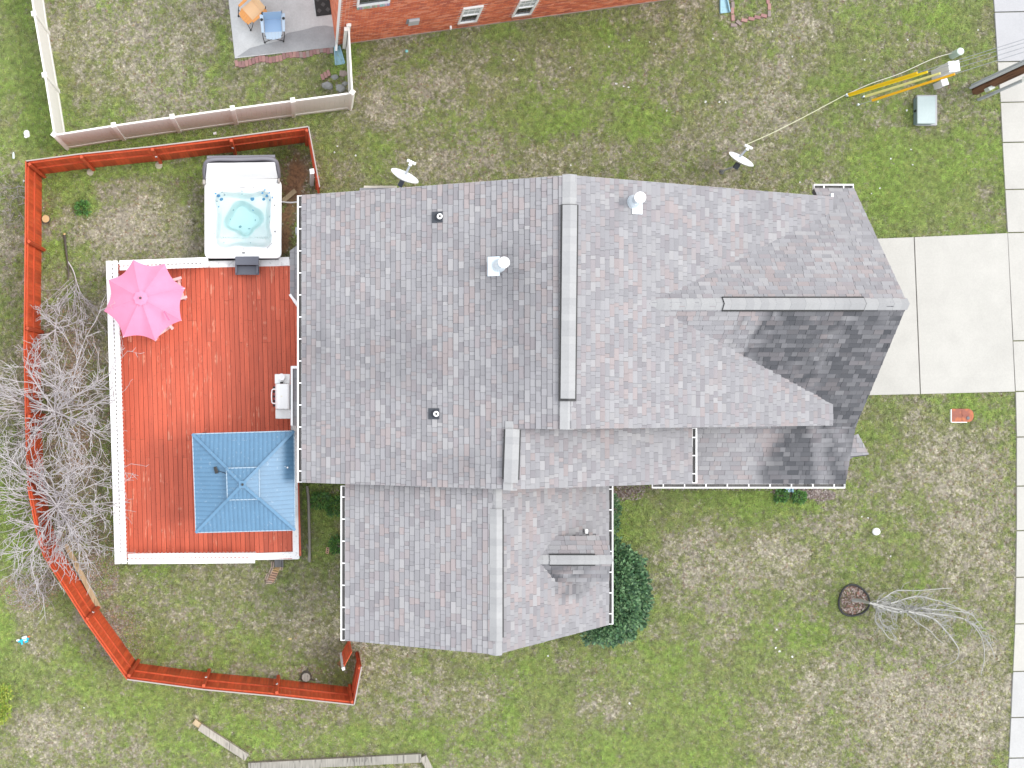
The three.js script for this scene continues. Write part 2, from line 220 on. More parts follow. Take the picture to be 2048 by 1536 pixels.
{ // dead leaves under the bare trees and bark mulch in the beds
  const leaf = (() => { const g = tri([V(-0.03, 0, 0), V(0, 0.008, 0.016), V(0.03, 0.004, 0), V(-0.03, 0, 0), V(0.03, 0.004, 0), V(0, 0.01, -0.016)]); return worldUV(g); })();
  const put = (name, spots, n, cols, label, cat, sc) => {
    const o = new THREE.InstancedMesh(leaf, mat(g3(1), 0.9), n), m = new THREE.Matrix4(), q = new THREE.Quaternion(), e = new THREE.Euler(), c = new THREE.Color();
    for (let i = 0; i < n; i++) { const [a, b, rx, rz] = pick(spots), t = rnd() * 6.283, r = Math.sqrt(rnd()), p = P(a + Math.cos(t) * r * rx, b + Math.sin(t) * r * rz); m.compose(V(p.x, rr(0.02, 0.05), p.z), q.setFromEuler(e.set(rr(-0.4, 0.4), rnd() * 6.28, rr(-0.4, 0.4))), V(1, 1, 1).multiplyScalar(rr(0.6, 1.2) * sc)); o.setMatrixAt(i, m); const k = rr(0.7, 1.25), cc = pick(cols); o.setColorAt(i, c.setRGB(cc[0] * k, cc[1] * k, cc[2] * k)); }
    o.name = name; o.userData = { kind: 'stuff', label, category: cat }; o.castShadow = o.receiveShadow = true; scene.add(o);
  };
  put('leaf_litter', [[150, 800, 75, 150], [150, 960, 80, 130], [140, 690, 60, 80], [150, 1080, 80, 70], [240, 1270, 50, 60], [60, 1180, 60, 40], [200, 1150, 40, 50]], 9000, [[0.27, 0.22, 0.19], [0.34, 0.3, 0.28], [0.2, 0.14, 0.1], [0.36, 0.22, 0.13], [0.24, 0.2, 0.18]], 'brown and grey dead leaves under the bare trees', 'leaves', 1);
  put('bark_mulch', [[1250, 984, 40, 18], [1222, 1010, 12, 34], [1600, 984, 60, 13], [1640, 990, 30, 12], [1450, 975, 200, 6]], 3600, [[0.19, 0.14, 0.12], [0.27, 0.22, 0.2], [0.13, 0.1, 0.09], [0.33, 0.29, 0.27]], 'weathered grey bark mulch along the house front', 'mulch', 1.2);
}

// ---------------------------------------------------------------- driveway, sidewalk, patio
{
  const edge = [[-120, 1976], [26, 1987], [125, 1993], [206, 1999], [286, 2003], [380, 2008], [466, 2013], [682, 2024], [783, 2029], [874, 2031], [972, 2031], [1061, 2031], [1154, 2030], [1247, 2028], [1342, 2024], [1434, 2020], [1515, 2016], [1600, 2010]];
  const sw = thing('sidewalk', '', '', V(0, 0, 0), null, 'structure');
  for (let i = 0; i < edge.length - 1; i++) {
    const [y0, a] = edge[i], [y1, b] = edge[i + 1], g = 1.2, t = (i === 6 || i === 7) ? 0.062 : 0.066, w = (i > 12) ? 0.01 : 0;
    part('slab', prism([P(a, y0 + g), P(a + 100, y0 - 2 + g), P(b + 100, y1 - 2 - g), P(b, y1 - g)], -0.06, t + rr(-0.004, 0.004)), i < 2 ? M.conc3 : i > 13 ? M.conc2 : M.conc, sw);
  }
  const dv = thing('driveway', '', '', V(0, 0, 0), null, 'structure');
  part('slab', prism(px4(1700, 480, 1825, 475, 1837.5, 788, 1700, 791), -0.06, 0.06), M.conc, dv);
  part('slab', prism(px4(1827, 475, 2012, 467, 2027, 783, 1839.5, 788), -0.06, 0.064), M.conc, dv);
  const pt = thing('patio', '', '', V(0, 0, 0), null, 'structure');
  part('slab', prism(px4(440, -160, 470, 118, 672, 95, 644, -160), -0.05, 0.07), M.patio, pt);
  const wetPts = [[474, 114], [500, 96], [530, 88], [556, 82], [575, 66], [606, 60], [630, 53], [650, 51], [668, 54], [672, 94]].map(([a, b]) => P(a, b, 0.07));
  part('damp_patch', prism(wetPts, 0.071, 0.0735), M.wet, pt);
  // brick pavers laid on edge along the patio
  const ed = thing('brick_edging', 'row of reddish brick pavers along the patio edge', 'edging', P(570, 118));
  const cols = [[0.29, 0.155, 0.145], [0.33, 0.19, 0.17], [0.25, 0.14, 0.135], [0.3, 0.2, 0.18], [0.24, 0.19, 0.175]].map((c) => mat(c, 0.9, { map: dustT })), bg = worldUV(new RoundedBoxGeometry(0.105, 0.07, 0.2, 1, 0.008)); bg.userData = {};
  for (let k = 0; k < 29; k++) {
    const a = k / 28, px = 473 + a * 190, py = 128 - a * 28 + rr(-1, 1) + 2.5 * Math.sin(k * 0.7), p = P(px, py, 0.03), o = new THREE.Mesh(bg, k > 18 ? pick(cols.slice(2)) : pick(cols.slice(0, 3))), b = baseOf(ed);
    o.name = 'brick'; o.position.set(p.x - b.x, 0.03 + rr(-0.008, 0.008), p.z - b.z); o.rotation.set(rr(-0.06, 0.06), 0.14 + rr(-0.12, 0.12), rr(-0.05, 0.05)); o.castShadow = o.receiveShadow = true; ed.add(o);
  }
  for (const [px, py, a, l] of [[645, 155, 0.35, 'reddish paver lying loose by the rocks, nearest the lawn'], [651, 151, 0.3, 'reddish paver lying loose between two other pavers'], [657, 147, 0.25, 'reddish paver lying loose, nearest the splash block']]) { const p = P(px, py); single('loose_paver', [rbox(p.x, 0.035, p.z, 0.1, 0.07, 0.2, 0.008, a)], cols[1], l, 'brick'); }
  for (const [px, py, s, l] of [[655, 172, 0.17, 'pale grey rock nearest the loose pavers'], [670, 155, 0.13, 'small grey rock below the splash block'], [680, 178, 0.16, 'grey rock in the corner of the vinyl fence'], [686, 148, 0.15, 'pinkish rock against the vinyl fence'], [690, 168, 0.1, 'small pale rock touching the vinyl fence']]) {
    const g = new THREE.IcosahedronGeometry(1, 1), q = flat(g), pp = q.attributes.position, c = P(px, py); for (let i = 0; i < pp.count; i++) { const k = 0.75 + 0.5 * vn(pp.getX(i) * 2 + px, pp.getZ(i) * 2 + pp.getY(i)); pp.setXYZ(i, pp.getX(i) * k * s, pp.getY(i) * k * s * 0.5, pp.getZ(i) * k * s * 0.8); } q.computeVertexNormals(); q.translate(c.x, s * 0.2, c.z);
    single('rock', q, mat(px === 686 ? [0.3, 0.24, 0.21] : [0.27, 0.275, 0.27], 0.95, { map: patioT }), l, 'rock');
  }
  // planter bed of bricks by the neighbour's wall
  const pb = thing('brick_planter', 'small lawn bed ringed with reddish and grey bricks', 'planter', P(1500, 20));
  for (const [px, py, a, c] of [[1463, -4, 0, 4], [1465, 10, 0.05, 4], [1464, 22, 0, 1], [1465, 36, 0.05, 1], [1467, 51, 1.5, 4], [1477, 46, 0.9, 4], [1488, 41, 1.4, 1], [1502, 38, 1.4, 0], [1514, 35, 1.4, 2], [1527, 32, 1.35, 0], [1538, 28, 0, 4], [1538, 14, 0, 1], [1535, 2, 0.1, 0], [1533, -12, 0, 0]]) { const o = new THREE.Mesh(bg, cols[c]), p = P(px, py, 0.03), b = baseOf(pb); o.name = 'brick'; o.position.set(p.x - b.x, 0.035, p.z - b.z); o.rotation.y = a; o.castShadow = o.receiveShadow = true; pb.add(o); }
  const splash = mat([0.25, 0.42, 0.5], 0.6);
  const block = (name, a, b, w0, w1, label) => { const d = b.clone().sub(a).normalize(), s = V(-d.z, 0, d.x), t = thing(name, label, 'splash block', a); const q = (p, w) => p.clone().addScaledVector(s, w);
    part('tray', prism([q(a, -w0), q(a, w0), q(b, w1), q(b, -w1)], 0.02, 0.05), splash, t); for (const k of [-1, 1]) part('side', bar(q(a, k * w0).setY(0.07), q(b, k * w1).setY(0.07), 0.03, 0.1), splash, t); part('back', bar(q(a, -w0).setY(0.075), q(a, w0).setY(0.075), 0.03, 0.11), splash, t); };
  block('splash_block', P(674, 96), P(680, 130), 0.09, 0.15, 'pale blue splash block under the brick corner downspout');
  block('splash_block', P(1444, -10), P(1448, 27), 0.09, 0.15, 'pale blue splash block beside the brick planter');
  block('splash_block', P(1575, 962), P(1575, 984), 0.1, 0.12, 'pale splash block under the long white gutter');
  { const c = P(646, 8, 0.08), t = thing('doormat', 'black doormat with grey diamonds on the concrete patio', 'doormat', V(c.x, 0.07, c.z)), L = (gs, n, m) => { const g = joinG(gs); g.rotateY(0.13); g.translate(c.x, 0, c.z); part(n, g, m, t); }; L([rbox(0, 0.085, 0, 0.53, 0.02, 0.74, 0.008)], 'mat', mat(g3(0.028), 0.95)); for (const [x, z] of [[-0.15, 0.2], [0.13, 0.2], [0, 0.02], [-0.15, -0.16], [0.13, -0.16]]) L([box(x, 0.097, z, 0.11, 0.004, 0.11, Math.PI / 4)], 'diamond', mat(g3(0.075), 0.95)); }
}

// ---------------------------------------------------------------- the house
const house = thing('house', 'grey shingle roofed house with crossing gables, ridge vents and white gutters', 'house', V(7, 0, 0));
const TONES = [[0.238, 0.2337, 0.2452], [0.2186, 0.2143, 0.2251], [0.2567, 0.2525, 0.2611], [0.2337, 0.2143, 0.2236], [0.251, 0.2301, 0.2337], [0.2078, 0.1985, 0.21], [0.2798, 0.2733, 0.2784], [0.2596, 0.2273, 0.228]];
const toneM = TONES.map((c) => mat(c, 0.94, { bumpMap: bumpT, bumpScale: 0.004 }));
const WID = [0.11, 0.16, 0.2, 0.26, 0.33], EXP = 0.146;
const tabG = WID.map((w) => [0, 1].map((k) => tabGeo([[0.0025, 0], [w - 0.0025, 0], [w - 0.0025, EXP - 0.009], [0.0025, EXP - 0.009]], k ? 0.026 : 0.015)));
function tabGeo(q, t) { // shingle tab in (u, v) with its thick lower edge at v = 0; local axes x = u, y = normal, z = -v
  const top = q.map(([u, v]) => V(u, 0.002 + t * (1 - clamp(v / (EXP + 0.03))), -v)), bot = q.map(([u, v]) => V(u, -0.004, -v)), o = [], N = q.length;
  for (let i = 1; i < N - 1; i++) o.push(top[0], top[i], top[i + 1]);
  for (let i = 0; i < N; i++) { const j = (i + 1) % N; o.push(top[i], bot[i], bot[j], top[i], bot[j], top[j]); }
  return worldUV(tri(o));
}
function clip(sub, poly) { // convex clip of a polygon in (u, v); poly counter-clockwise
  for (let i = 0; i < poly.length && sub.length; i++) {
    const [ax, ay] = poly[i], [bx, by] = poly[(i + 1) % poly.length], side = ([x, y]) => (bx - ax) * (y - ay) - (by - ay) * (x - ax), out = [];
    for (let k = 0; k < sub.length; k++) { const p = sub[k], q = sub[(k + 1) % sub.length], sp = side(p), sq = side(q); if (sp >= 0) out.push(p); if ((sp >= 0) !== (sq >= 0)) { const t = sp / (sp - sq); out.push([lerp(p[0], q[0], t), lerp(p[1], q[1], t)]); } }
    sub = out;
  }
  return sub;
}
// black algae: surveyed streaks that run down the slopes (zoom shows them as stained tabs)
function stain(x, z, roof) {
  let s = 0.1 * (fbm(x * 0.7 + 9, z * 0.7, 3) - 0.35);
  if (roof === 'main_west') s += 0.5 * sstep(0.52, 0.72, fbm(x * 0.5 + 2, z * 0.35 + 4, 3)) * 0.55 + 0.34 * Math.exp(-((x - 5.3) ** 2 / 0.5 + (z + 3.2) ** 2 / 0.6)) + 0.22 * Math.exp(-((x - 5.6) ** 2 / 1.2 + (z + 1.6) ** 2 / 3)) + 0.25 * Math.exp(-((x - 2.6) ** 2 / 2 + (z + 1) ** 2 / 1.2)) + 0.3 * Math.exp(-((x - 4.2) ** 2 / 0.8 + (z - 1.9) ** 2 / 0.2));
  if (roof === 'garage_south') { const st = fbm(x * 4.6 + z * 1.1, z * 0.35, 3), w = sstep(10.9, 12.1, x + 0.35 * z + 1.1 * (st - 0.5)); s += w * (0.58 + 1.2 * sstep(0.25, 0.58, st)) * (0.9 + 0.2 * vn(x * 8, z * 8)); }
  if (roof === 'porch') { const st = fbm(x * 3.0 - z * 0.9, z * 0.3, 3); s += sstep(14.0, 15.2, x + 0.42 * z + 1.0 * (st - 0.5)) * (0.4 + 0.95 * sstep(0.32, 0.62, st)); }
  if (roof === 'dormer_south') s += 0.75 * sstep(0.25, 0.6, fbm(x * 4, z * 3, 3)) * sstep(8.9, 7.2, x) + 0.2;
  if (roof === 'wing_east') { const d = Math.max(0, 1 - Math.hypot((x - 7.7) / 0.9, (z - 5.55) / 0.42)); s += 0.5 * sstep(0.0, 0.5, d) * sstep(0.25, 0.6, fbm(x * 5, z * 5, 2)) + 0.4 * sstep(0.45, 0.7, fbm(x * 1.1, z * 0.9 + 20, 3)) * sstep(4.3, 3.2, z); }
  return clamp(s, 0, 0.95);
}
const singles = [], bulk = { pos: [], nor: [], uv: [], col: [] };
function roofPlane(name, o, u, v, poly, keep, onlyBulk) {
  // o: eave corner, u along the eave, v up the slope, poly counter-clockwise in (u, v) metres
  u = u.clone().normalize(); v = v.clone().normalize(); const n = u.clone().cross(v.clone().negate()).normalize(); if (n.y < 0) n.negate();
  const B = new THREE.Matrix4().makeBasis(u, n, v.clone().negate()); B.setPosition(o);
  const pts = poly.map(([a, b]) => o.clone().addScaledVector(u, a).addScaledVector(v, b).addScaledVector(n, -0.006));
  const rp = part('roof_slope', slab(pts, 0.14), M.felt, house);
  const us = poly.map((p) => p[0]), vs = poly.map((p) => p[1]), u0 = Math.min(...us), u1 = Math.max(...us), v0 = Math.min(...vs), v1 = Math.max(...vs);
  const flip = new THREE.Matrix4(); const hand = B.determinant() < 0;
  for (let c = 0, vv = v0; vv < v1; c++, vv += EXP) {
    let a = u0 - rnd() * 0.3, zone = 0;
    while (a < u1) {
      const wi = Math.floor(rnd() * WID.length), w = WID[wi], thick = rnd() < 0.42 ? 1 : 0;
      const q = clip([[a, vv], [a + w - 0.005, vv], [a + w - 0.005, vv + EXP - 0.009], [a, vv + EXP - 0.009]], poly);
      if (q.length > 2) {
        const cu = a + w / 2, cv = vv + EXP / 2, ctr = o.clone().addScaledVector(u, cu).addScaledVector(v, cv);
        if (!keep || keep(ctr)) {
          const full = q.length === 4 && Math.abs((Math.max(...q.map((p) => p[0])) - Math.min(...q.map((p) => p[0]))) - w + 0.005) < 1e-6 && Math.abs((Math.max(...q.map((p) => p[1])) - Math.min(...q.map((p) => p[1]))) - EXP + 0.009) < 1e-6;
          const patch = fbm(ctr.x * 1.6 + 60, ctr.z * 1.6 + ctr.y, 2), ti = rnd() < 0.38 ? Math.floor(rnd() * 3) : Math.floor(clamp(patch * 1.5 - 0.25 + rr(-0.35, 0.35), 0, 0.999) * TONES.length);
          const mtx = B.clone().multiply(new THREE.Matrix4().makeTranslation(a, 0, -vv)), st = stain(ctr.x, ctr.z, name);
          if (full && !onlyBulk && st < 0.09) singles.push({ y: ctr.y, wi, thick, ti, mtx, name, q, a, vv, B, hand });
          else addBulk(q, a, vv, thick, ti, mtx, name);
        }
      }
      a += w;
    }
  }
}
function addBulk(q, a, vv, thick, ti, mtx, name) {
  const g = tabGeo(q.map(([x, y]) => [x - a + 0.0025, y - vv]), thick ? 0.026 : 0.015); g.applyMatrix4(mtx); if (mtx.determinant() < 0) { for (const k of ['position', 'normal', 'uv']) { const A = g.attributes[k], n = A.itemSize, a = A.array; for (let i = 0; i < A.count; i += 3) for (let j = 0; j < n; j++) { const s = a[(i + 1) * n + j]; a[(i + 1) * n + j] = a[(i + 2) * n + j]; a[(i + 2) * n + j] = s; } } }
  const p = g.attributes.position, nn = g.attributes.normal, uv = g.attributes.uv, k = rr(0.93, 1.07), t = TONES[ti], sv = rr(0.6, 1.08);
  for (let i = 0; i < p.count; i++) { const x = p.getX(i), z = p.getZ(i), s = stain(x, z, name); bulk.pos.push(x, p.getY(i), z); bulk.nor.push(nn.getX(i), nn.getY(i), nn.getZ(i)); bulk.uv.push(uv.getX(i), uv.getY(i)); bulk.col.push(...mix3([t[0] * k, t[1] * k, t[2] * k], [0.055, 0.057, 0.064], s * sv)); }
}
const yMW = (x) => 3.4 + 0.357 * (x + 0.158), yME = (x) => 5.9 - 0.327 * (x - 6.85), yLE = (x) => 5.405 - 0.327 * (x - 5.46);
const yGN = (z) => 5.13 - 0.69 * (-2.454 - z), yGS = (z) => (z < 0.93 ? 5.13 - 0.718 * (z + 2.454) : 2.70 - 0.306 * (z - 0.93)), yWE = (x) => 4.83 - 0.655 * (x - 5.13), yWW = (x) => 4.83 - 0.366 * (5.13 - x);
const X = V(1, 0, 0), Z = V(0, 0, 1), up = (dx, dz, p) => V(dx, p, dz).normalize();
const sl = (run, p) => run * Math.hypot(1, p);
{ // main gable, west side (whole length) and east side
  const rw = sl(7.008, 0.357), rw2 = sl(5.618, 0.357);
  roofPlane('main_west', V(-0.158, 3.4, -5.74), Z, up(1, 0, 0.357), [[0, 0], [6.63, 0], [6.63, rw], [0, rw]].map(([a, b]) => [a, b]));
  roofPlane('main_west', V(-0.158, 3.4, 0.89), Z, up(1, 0, 0.357), [[0, 0], [1.62, 0], [1.62, rw2], [0, rw2]], null, true);
  const inGarage = (c) => c.x > 9.3 && (c.z < -2.454 ? yGN(c.z) : yGS(c.z)) > c.y + 0.12;
  roofPlane('main_east', V(15.2, yME(15.2), -5.74), Z, up(-1, 0, 0.327), [[0, 0], [6.62, 0], [6.62, sl(8.35, 0.327)], [0, sl(8.35, 0.327)]], (c) => !inGarage(c));
  roofPlane('lower_east', V(10.95, yLE(10.95), 0.6), Z, up(-1, 0, 0.327), [[0, 0], [1.91, 0], [1.91, sl(5.49, 0.327)], [0, sl(5.49, 0.327)]]);
  // garage
  const inMain = (c) => c.x < 15.2 && c.z > -5.74 && c.z < 0.88 && yME(c.x) > c.y + 0.12;
  const gn = sl(3.64, 0.69), gs = sl(3.384, 0.718);
  roofPlane('garage_north', V(8.8, 2.62, -6.094), X, up(0, 1, 0.69), [[0, 0.45], [6.15, 0.45], [6.15, gn], [0, gn]], (c) => !inMain(c));
  roofPlane('garage_north', V(8.8, 2.62, -6.094), X, up(0, 1, 0.69), [[6.15, 0], [7.33, 0], [7.33, gn], [6.15, gn]], (c) => !inMain(c));
  roofPlane('garage_south', V(8.8, 2.70, 0.93), X, up(0, -1, 0.718), [[0, 0], [7.33, 0], [7.33, gs], [0, gs]], (c) => !inMain(c));
  roofPlane('porch', V(10.35, yGS(2.66), 2.66), X, up(0, -1, 0.306), [[0, 0], [5.78, 0], [5.78, sl(1.75, 0.306)], [0, sl(1.75, 0.306)]], (c) => !(c.x < 10.95 && yLE(c.x) > c.y && c.z < 2.45));
  // front wing
  const ww = sl(4.04, 0.366), we = sl(3.86, 0.655);
  roofPlane('wing_west', V(1.09, yWW(1.09), 2.2), Z, up(1, 0, 0.366), [[0, 0], [4.86, 0], [4.86, ww], [0, ww]]);
  const inDorm = (c) => c.x > 6.6 && c.x < 8.5 && c.z > 4.15 && c.z < 5.28 && 3.95 - Math.abs(c.z - 4.64) * 0.62 > c.y + 0.12;
  roofPlane('wing_east', V(8.99, yWE(8.99), 2.2), Z, up(-1, 0, 0.655), [[0, 0], [4.66, 0], [4.86, we], [0, we]], (c) => !inDorm(c));
  // dormer on the wing
  roofPlane('dormer_north', V(6.0, 3.55, 4.03), X, up(0, 1, 0.656), [[0, 0], [2.58, 0], [2.54, sl(0.61, 0.656)], [0, sl(0.61, 0.656)]], (c) => yWE(c.x) < c.y + 0.08);
  roofPlane('dormer_south', V(6.0, 3.55, 5.32), X, up(0, -1, 0.588), [[0, 0], [2.58, 0], [2.54, sl(0.68, 0.588)], [0, sl(0.68, 0.588)]], (c) => yWE(c.x) < c.y + 0.08, true);
  // small roofs: bay, kitchen bump-out, chimney chase, front corner
  const bayY = 2.75, q = (a, b, y = bayY) => P(a, b, y);
  roofPlane('bay_roof', q(580, 590), V(0, 0, -1), up(1, 0, 0.25), [[0, 0], [1.29, 0], [1.7, 0.55], [1.7, 0.75], [-0.42, 0.75], [-0.42, 0.55]].map(([a, b]) => [a, b]));
  roofPlane('bump_roof', q(586, 851, 2.8), V(0, 0, -1), up(1, 0, 0.22), [[0, 0], [1.66, 0], [1.66, 0.7], [0, 0.7]]);
  roofPlane('chase_roof', V(1.5, 3.3, -5.96), X, up(0, 1, 0.2), [[0, 0], [1.1, 0], [1.1, 0.75], [0, 0.75]]);
  const k = 2.12; roofPlane('corner_roof', P(1668, 868, k), X, up(0, 1, 0.35), [[0, 0], [0.72, -0.22], [0.92, 0.42], [0, 0.52]].map(([a, b]) => [a, b + 0.22]));
  roofPlane('corner_roof', P(1668, 925, k - 0.05), X, up(0, -1, 0.3), [[0, 0], [0.35, 0], [0.78, 0.42], [0, 0.42]], null, true);
}
{ // the 300 highest whole tabs as shingles of their own, the rest joined
  const rank = singles.filter((s) => ['main_west', 'main_east'].includes(s.name)).sort((a, b) => b.y - a.y).slice(0, 300), set = new Set(rank), b = baseOf(house);
  const roof = new THREE.Group(); roof.name = 'roof_shingles'; house.add(roof);
  for (const s of rank) { const o = new THREE.Mesh(tabG[s.wi][s.thick], toneM[s.ti]); o.name = 'shingle'; const m = s.mtx.clone().premultiply(new THREE.Matrix4().makeTranslation(-b.x, -b.y, -b.z)); m.decompose(o.position, o.quaternion, o.scale); o.castShadow = o.receiveShadow = true; roof.add(o); }
  for (const s of singles) if (!set.has(s)) addBulk(s.q, s.a, s.vv, s.thick, s.ti, s.mtx, s.name);
  const g = new THREE.BufferGeometry(); g.setAttribute('position', new THREE.Float32BufferAttribute(bulk.pos, 3)); g.setAttribute('normal', new THREE.Float32BufferAttribute(bulk.nor, 3)); g.setAttribute('uv', new THREE.Float32BufferAttribute(bulk.uv, 2)); g.setAttribute('color', new THREE.Float32BufferAttribute(bulk.col, 3)); g.translate(-b.x, -b.y, -b.z);
  const o = new THREE.Mesh(g, M.shingle); o.name = 'shingle_field'; o.userData = { kind: 'stuff' }; o.castShadow = o.receiveShadow = true; house.add(o);
  console.log('tabs', singles.length, bulk.pos.length / 9);
}
{ // ridge caps and ridge vents
  const capM = [M.cap, M.cap2, M.cap3];
  function ridge(a, b, pl, pr, ventFrom, ventTo, w = 0.19) { // pl, pr: pitches on the two sides; a -> b along the ridge
    const d = b.clone().sub(a), L = d.length(), t = d.clone().normalize(), s = V(-t.z, 0, t.x); // s points to the left-hand side of travel
    const vee = (x0, x1, lift, ww, th) => { const o = []; for (const [k, p] of [[1, pl], [-1, pr]]) { const e = s.clone().multiplyScalar(k * ww); e.y = -p * ww; const A = a.clone().addScaledVector(t, x0), Bq = a.clone().addScaledVector(t, x1); A.y += lift; Bq.y += lift; o.push(slab([A, Bq, Bq.clone().add(e), A.clone().add(e)], th)); } return o; };
    const N = Math.max(1, Math.round(L / 0.2)), step = L / N;
    for (let i = 0; i < N; i++) { const m = (i + 0.5) * step, inV = m > ventFrom && m < ventTo; part('ridge_cap', vee(i * step, (i + 1) * step + 0.01, 0.03 + (inV ? 0.045 : 0) + (i % 2) * 0.004, w, 0.014), pick(capM), house); }
    if (ventTo > ventFrom) part('ridge_vent', vee(ventFrom, ventTo, 0.066, w + 0.042, 0.04), M.black, house);
  }
  ridge(V(6.85, 5.9, -5.76), V(6.78, 5.9, 0.89), 0.327, 0.357, 0.79, 5.92);
  ridge(V(5.46, 5.405, 0.7), V(5.40, 5.405, 2.53), 0.327, 0.357, 0.22, 1.55);
  ridge(V(9.2, 5.13, -2.454), V(16.17, 5.13, -2.454), 0.718, 0.69, 1.98, 5.8, 0.16);
  ridge(V(5.13, 4.83, 2.3), V(5.13, 4.83, 7.08), 0.655, 0.366, 0.82, 4.3, 0.17);
  ridge(V(6.42, 3.95, 4.64), V(8.58, 3.95, 4.64), 0.588, 0.656, 0.4, 1.68, 0.13);
}
{ // walls, fascias, gutters
  const sidM = M.siding;
  const wallPoly = (name, pts, y0, y1) => part(name, prism(pts, y0, y1), sidM, house);
  const rect = (x0, x1, z0, z1) => [V(x0, 0, z0), V(x1, 0, z0), V(x1, 0, z1), V(x0, 0, z1)];
  wallPoly('wall', rect(0.25, 14.4, -5.4, 0.6), 0, 3.0); wallPoly('wall', rect(0.25, 10.5, 0.6, 2.2), 0, 3.2); wallPoly('wall', rect(1.45, 8.5, 2.2, 6.5), 0, 2.25); wallPoly('wall', rect(10.5, 15.7, -5.7, 1.0), 0, 2.3);
  const gable = (z, x0, y0, x1, y1, x2, y2) => part('gable_wall', slabV([V(x0, y0, z), V(x1, y1, z), V(x2, y2, z), V(x2, 0.5, z), V(x0, 0.5, z)], 0.1), sidM, house);
  function slabV(p, t) { const o = [], q = p.map((a) => a.clone().add(V(0, 0, t))), N = p.length; for (let i = 1; i < N - 1; i++) o.push(p[0], p[i], p[i + 1], q[0], q[i + 1], q[i]); for (let i = 0; i < N; i++) { const j = (i + 1) % N; o.push(p[i], q[i], q[j], p[i], q[j], p[j]); } return tri(o); }
  gable(-5.5, 0.25, yMW(0.25) - 0.2, 6.85, 5.7, 14.3, yME(14.3) - 0.2); gable(0.55, 5.2, 4.9, 6.85, 5.7, 14.3, yME(14.3) - 0.2); gable(2.2, 0.25, yMW(0.25) - 0.2, 5.46, 5.2, 10.5, yLE(10.5) - 0.2); gable(6.5, 1.45, yWW(1.45) - 0.2, 5.13, 4.63, 8.5, yWE(8.5) - 0.2);
  part('dormer_wall', [tri([V(7.0, yWE(7.0) - 0.05, 4.12), V(8.45, yWE(8.45) - 0.1, 4.12), V(8.45, 3.5, 4.12), V(7.0, yWE(7.0) - 0.05, 4.12), V(8.45, 3.5, 4.12), V(7.0, 3.5, 4.12)]), tri([V(7.0, yWE(7.0) - 0.05, 5.2), V(8.45, yWE(8.45) - 0.1, 5.2), V(8.45, 3.46, 5.2), V(7.0, yWE(7.0) - 0.05, 5.2), V(8.45, 3.46, 5.2), V(7.0, 3.46, 5.2)])], M.trim, house);
  part('dormer_front', [box(8.42, 3.0, 4.66, 0.05, 0.9, 1.06)], M.trim, house);
  part('dormer_return', [rbox(8.12, 2.96, 3.97, 0.09, 0.16, 0.13, 0.01)], M.trim, house);
  // rake boards under the gable edges
  const rake = (a, b) => part('rake_board', bar(a, b, 0.03, 0.16), M.trim, house);
  rake(V(-0.158, 3.3, -5.73), V(6.85, 5.8, -5.73)); rake(V(6.85, 5.8, -5.73), V(15.2, yME(15.2) - 0.1, -5.73)); rake(V(6.85, 5.8, 0.87), V(15.2, yME(15.2) - 0.1, 0.87)); rake(V(-0.158, 3.3, 2.5), V(5.46, 5.305, 2.5)); rake(V(5.46, 5.305, 2.5), V(10.95, yLE(10.95) - 0.1, 2.5)); rake(V(1.09, yWW(1.09) - 0.1, 7.05), V(5.13, 4.73, 7.05)); rake(V(5.13, 4.73, 7.05), V(8.99, yWE(8.99) - 0.1, 6.85)); rake(V(16.12, 2.46, -6.09), V(16.12, 5.03, -2.454)); rake(V(16.12, 5.03, -2.454), V(16.12, 2.6, 0.93)); rake(V(16.12, 2.6, 0.93), V(16.12, 2.07, 2.66));
  function gutter(a, b, nx, nz, name = 'gutter') { // trough outside the eave; (nx, nz) points away from the roof
    const n = V(nx, 0, nz), o = (p, k, y) => p.clone().addScaledVector(n, k).add(V(0, y, 0)), t = b.clone().sub(a).normalize();
    const g = part(name, [bar(o(a, 0.125, -0.05), o(b, 0.125, -0.05), 0.016, 0.1), bar(o(a, 0.118, 0.002), o(b, 0.118, 0.002), 0.04, 0.012), bar(o(a, 0.004, -0.06), o(b, 0.004, -0.06), 0.016, 0.11), bar(o(a, 0, -0.045), o(a, 0.14, -0.045), 0.014, 0.1), bar(o(b, 0, -0.045), o(b, 0.14, -0.045), 0.014, 0.1)], M.gutter, house); part('gutter_floor', bar(o(a, 0.062, -0.09), o(b, 0.062, -0.09), 0.115, 0.03), M.floorGrey, g);
    const L = b.distanceTo(a), N = Math.max(1, Math.round(L / 0.62)); for (let i = 0; i < N; i++) { const c = a.clone().addScaledVector(t, (i + 0.5) * L / N); part('hanger', bar(o(c, 0.0, -0.004), o(c, 0.125, -0.004), 0.03, 0.012), M.gutter, g); }
    return g;
  }
  const hole = (p) => part('gutter_outlet', cyl(p.clone().setY(p.y - 0.088), p.clone().setY(p.y - 0.084), 0.045, 0.045, 12), M.black, house);
  gutter(V(-0.16, 3.39, -5.72), V(-0.16, 3.39, 2.5), -1, 0); hole(V(-0.21, 3.39, -5.15)); hole(V(-0.21, 3.39, 2.36));
  gutter(V(1.09, yWW(1.09) - 0.01, 2.62), V(1.09, yWW(1.09) - 0.01, 7.06), -1, 0); hole(V(1.04, yWW(1.09) - 0.01, 6.7));
  gutter(V(8.99, yWE(8.99), 2.5), V(8.99, yWE(8.99), 6.84), 1, 0); gutter(V(10.96, yLE(10.95), 0.95), V(10.96, yLE(10.95), 2.5), 1, 0);
  gutter(V(10.35, yGS(2.66), 2.66), V(16.12, yGS(2.66), 2.66), 0, 1); hole(V(15.42, yGS(2.66), 2.71)); gutter(V(14.97, 2.6, -6.094), V(16.13, 2.6, -6.094), 0, -1);
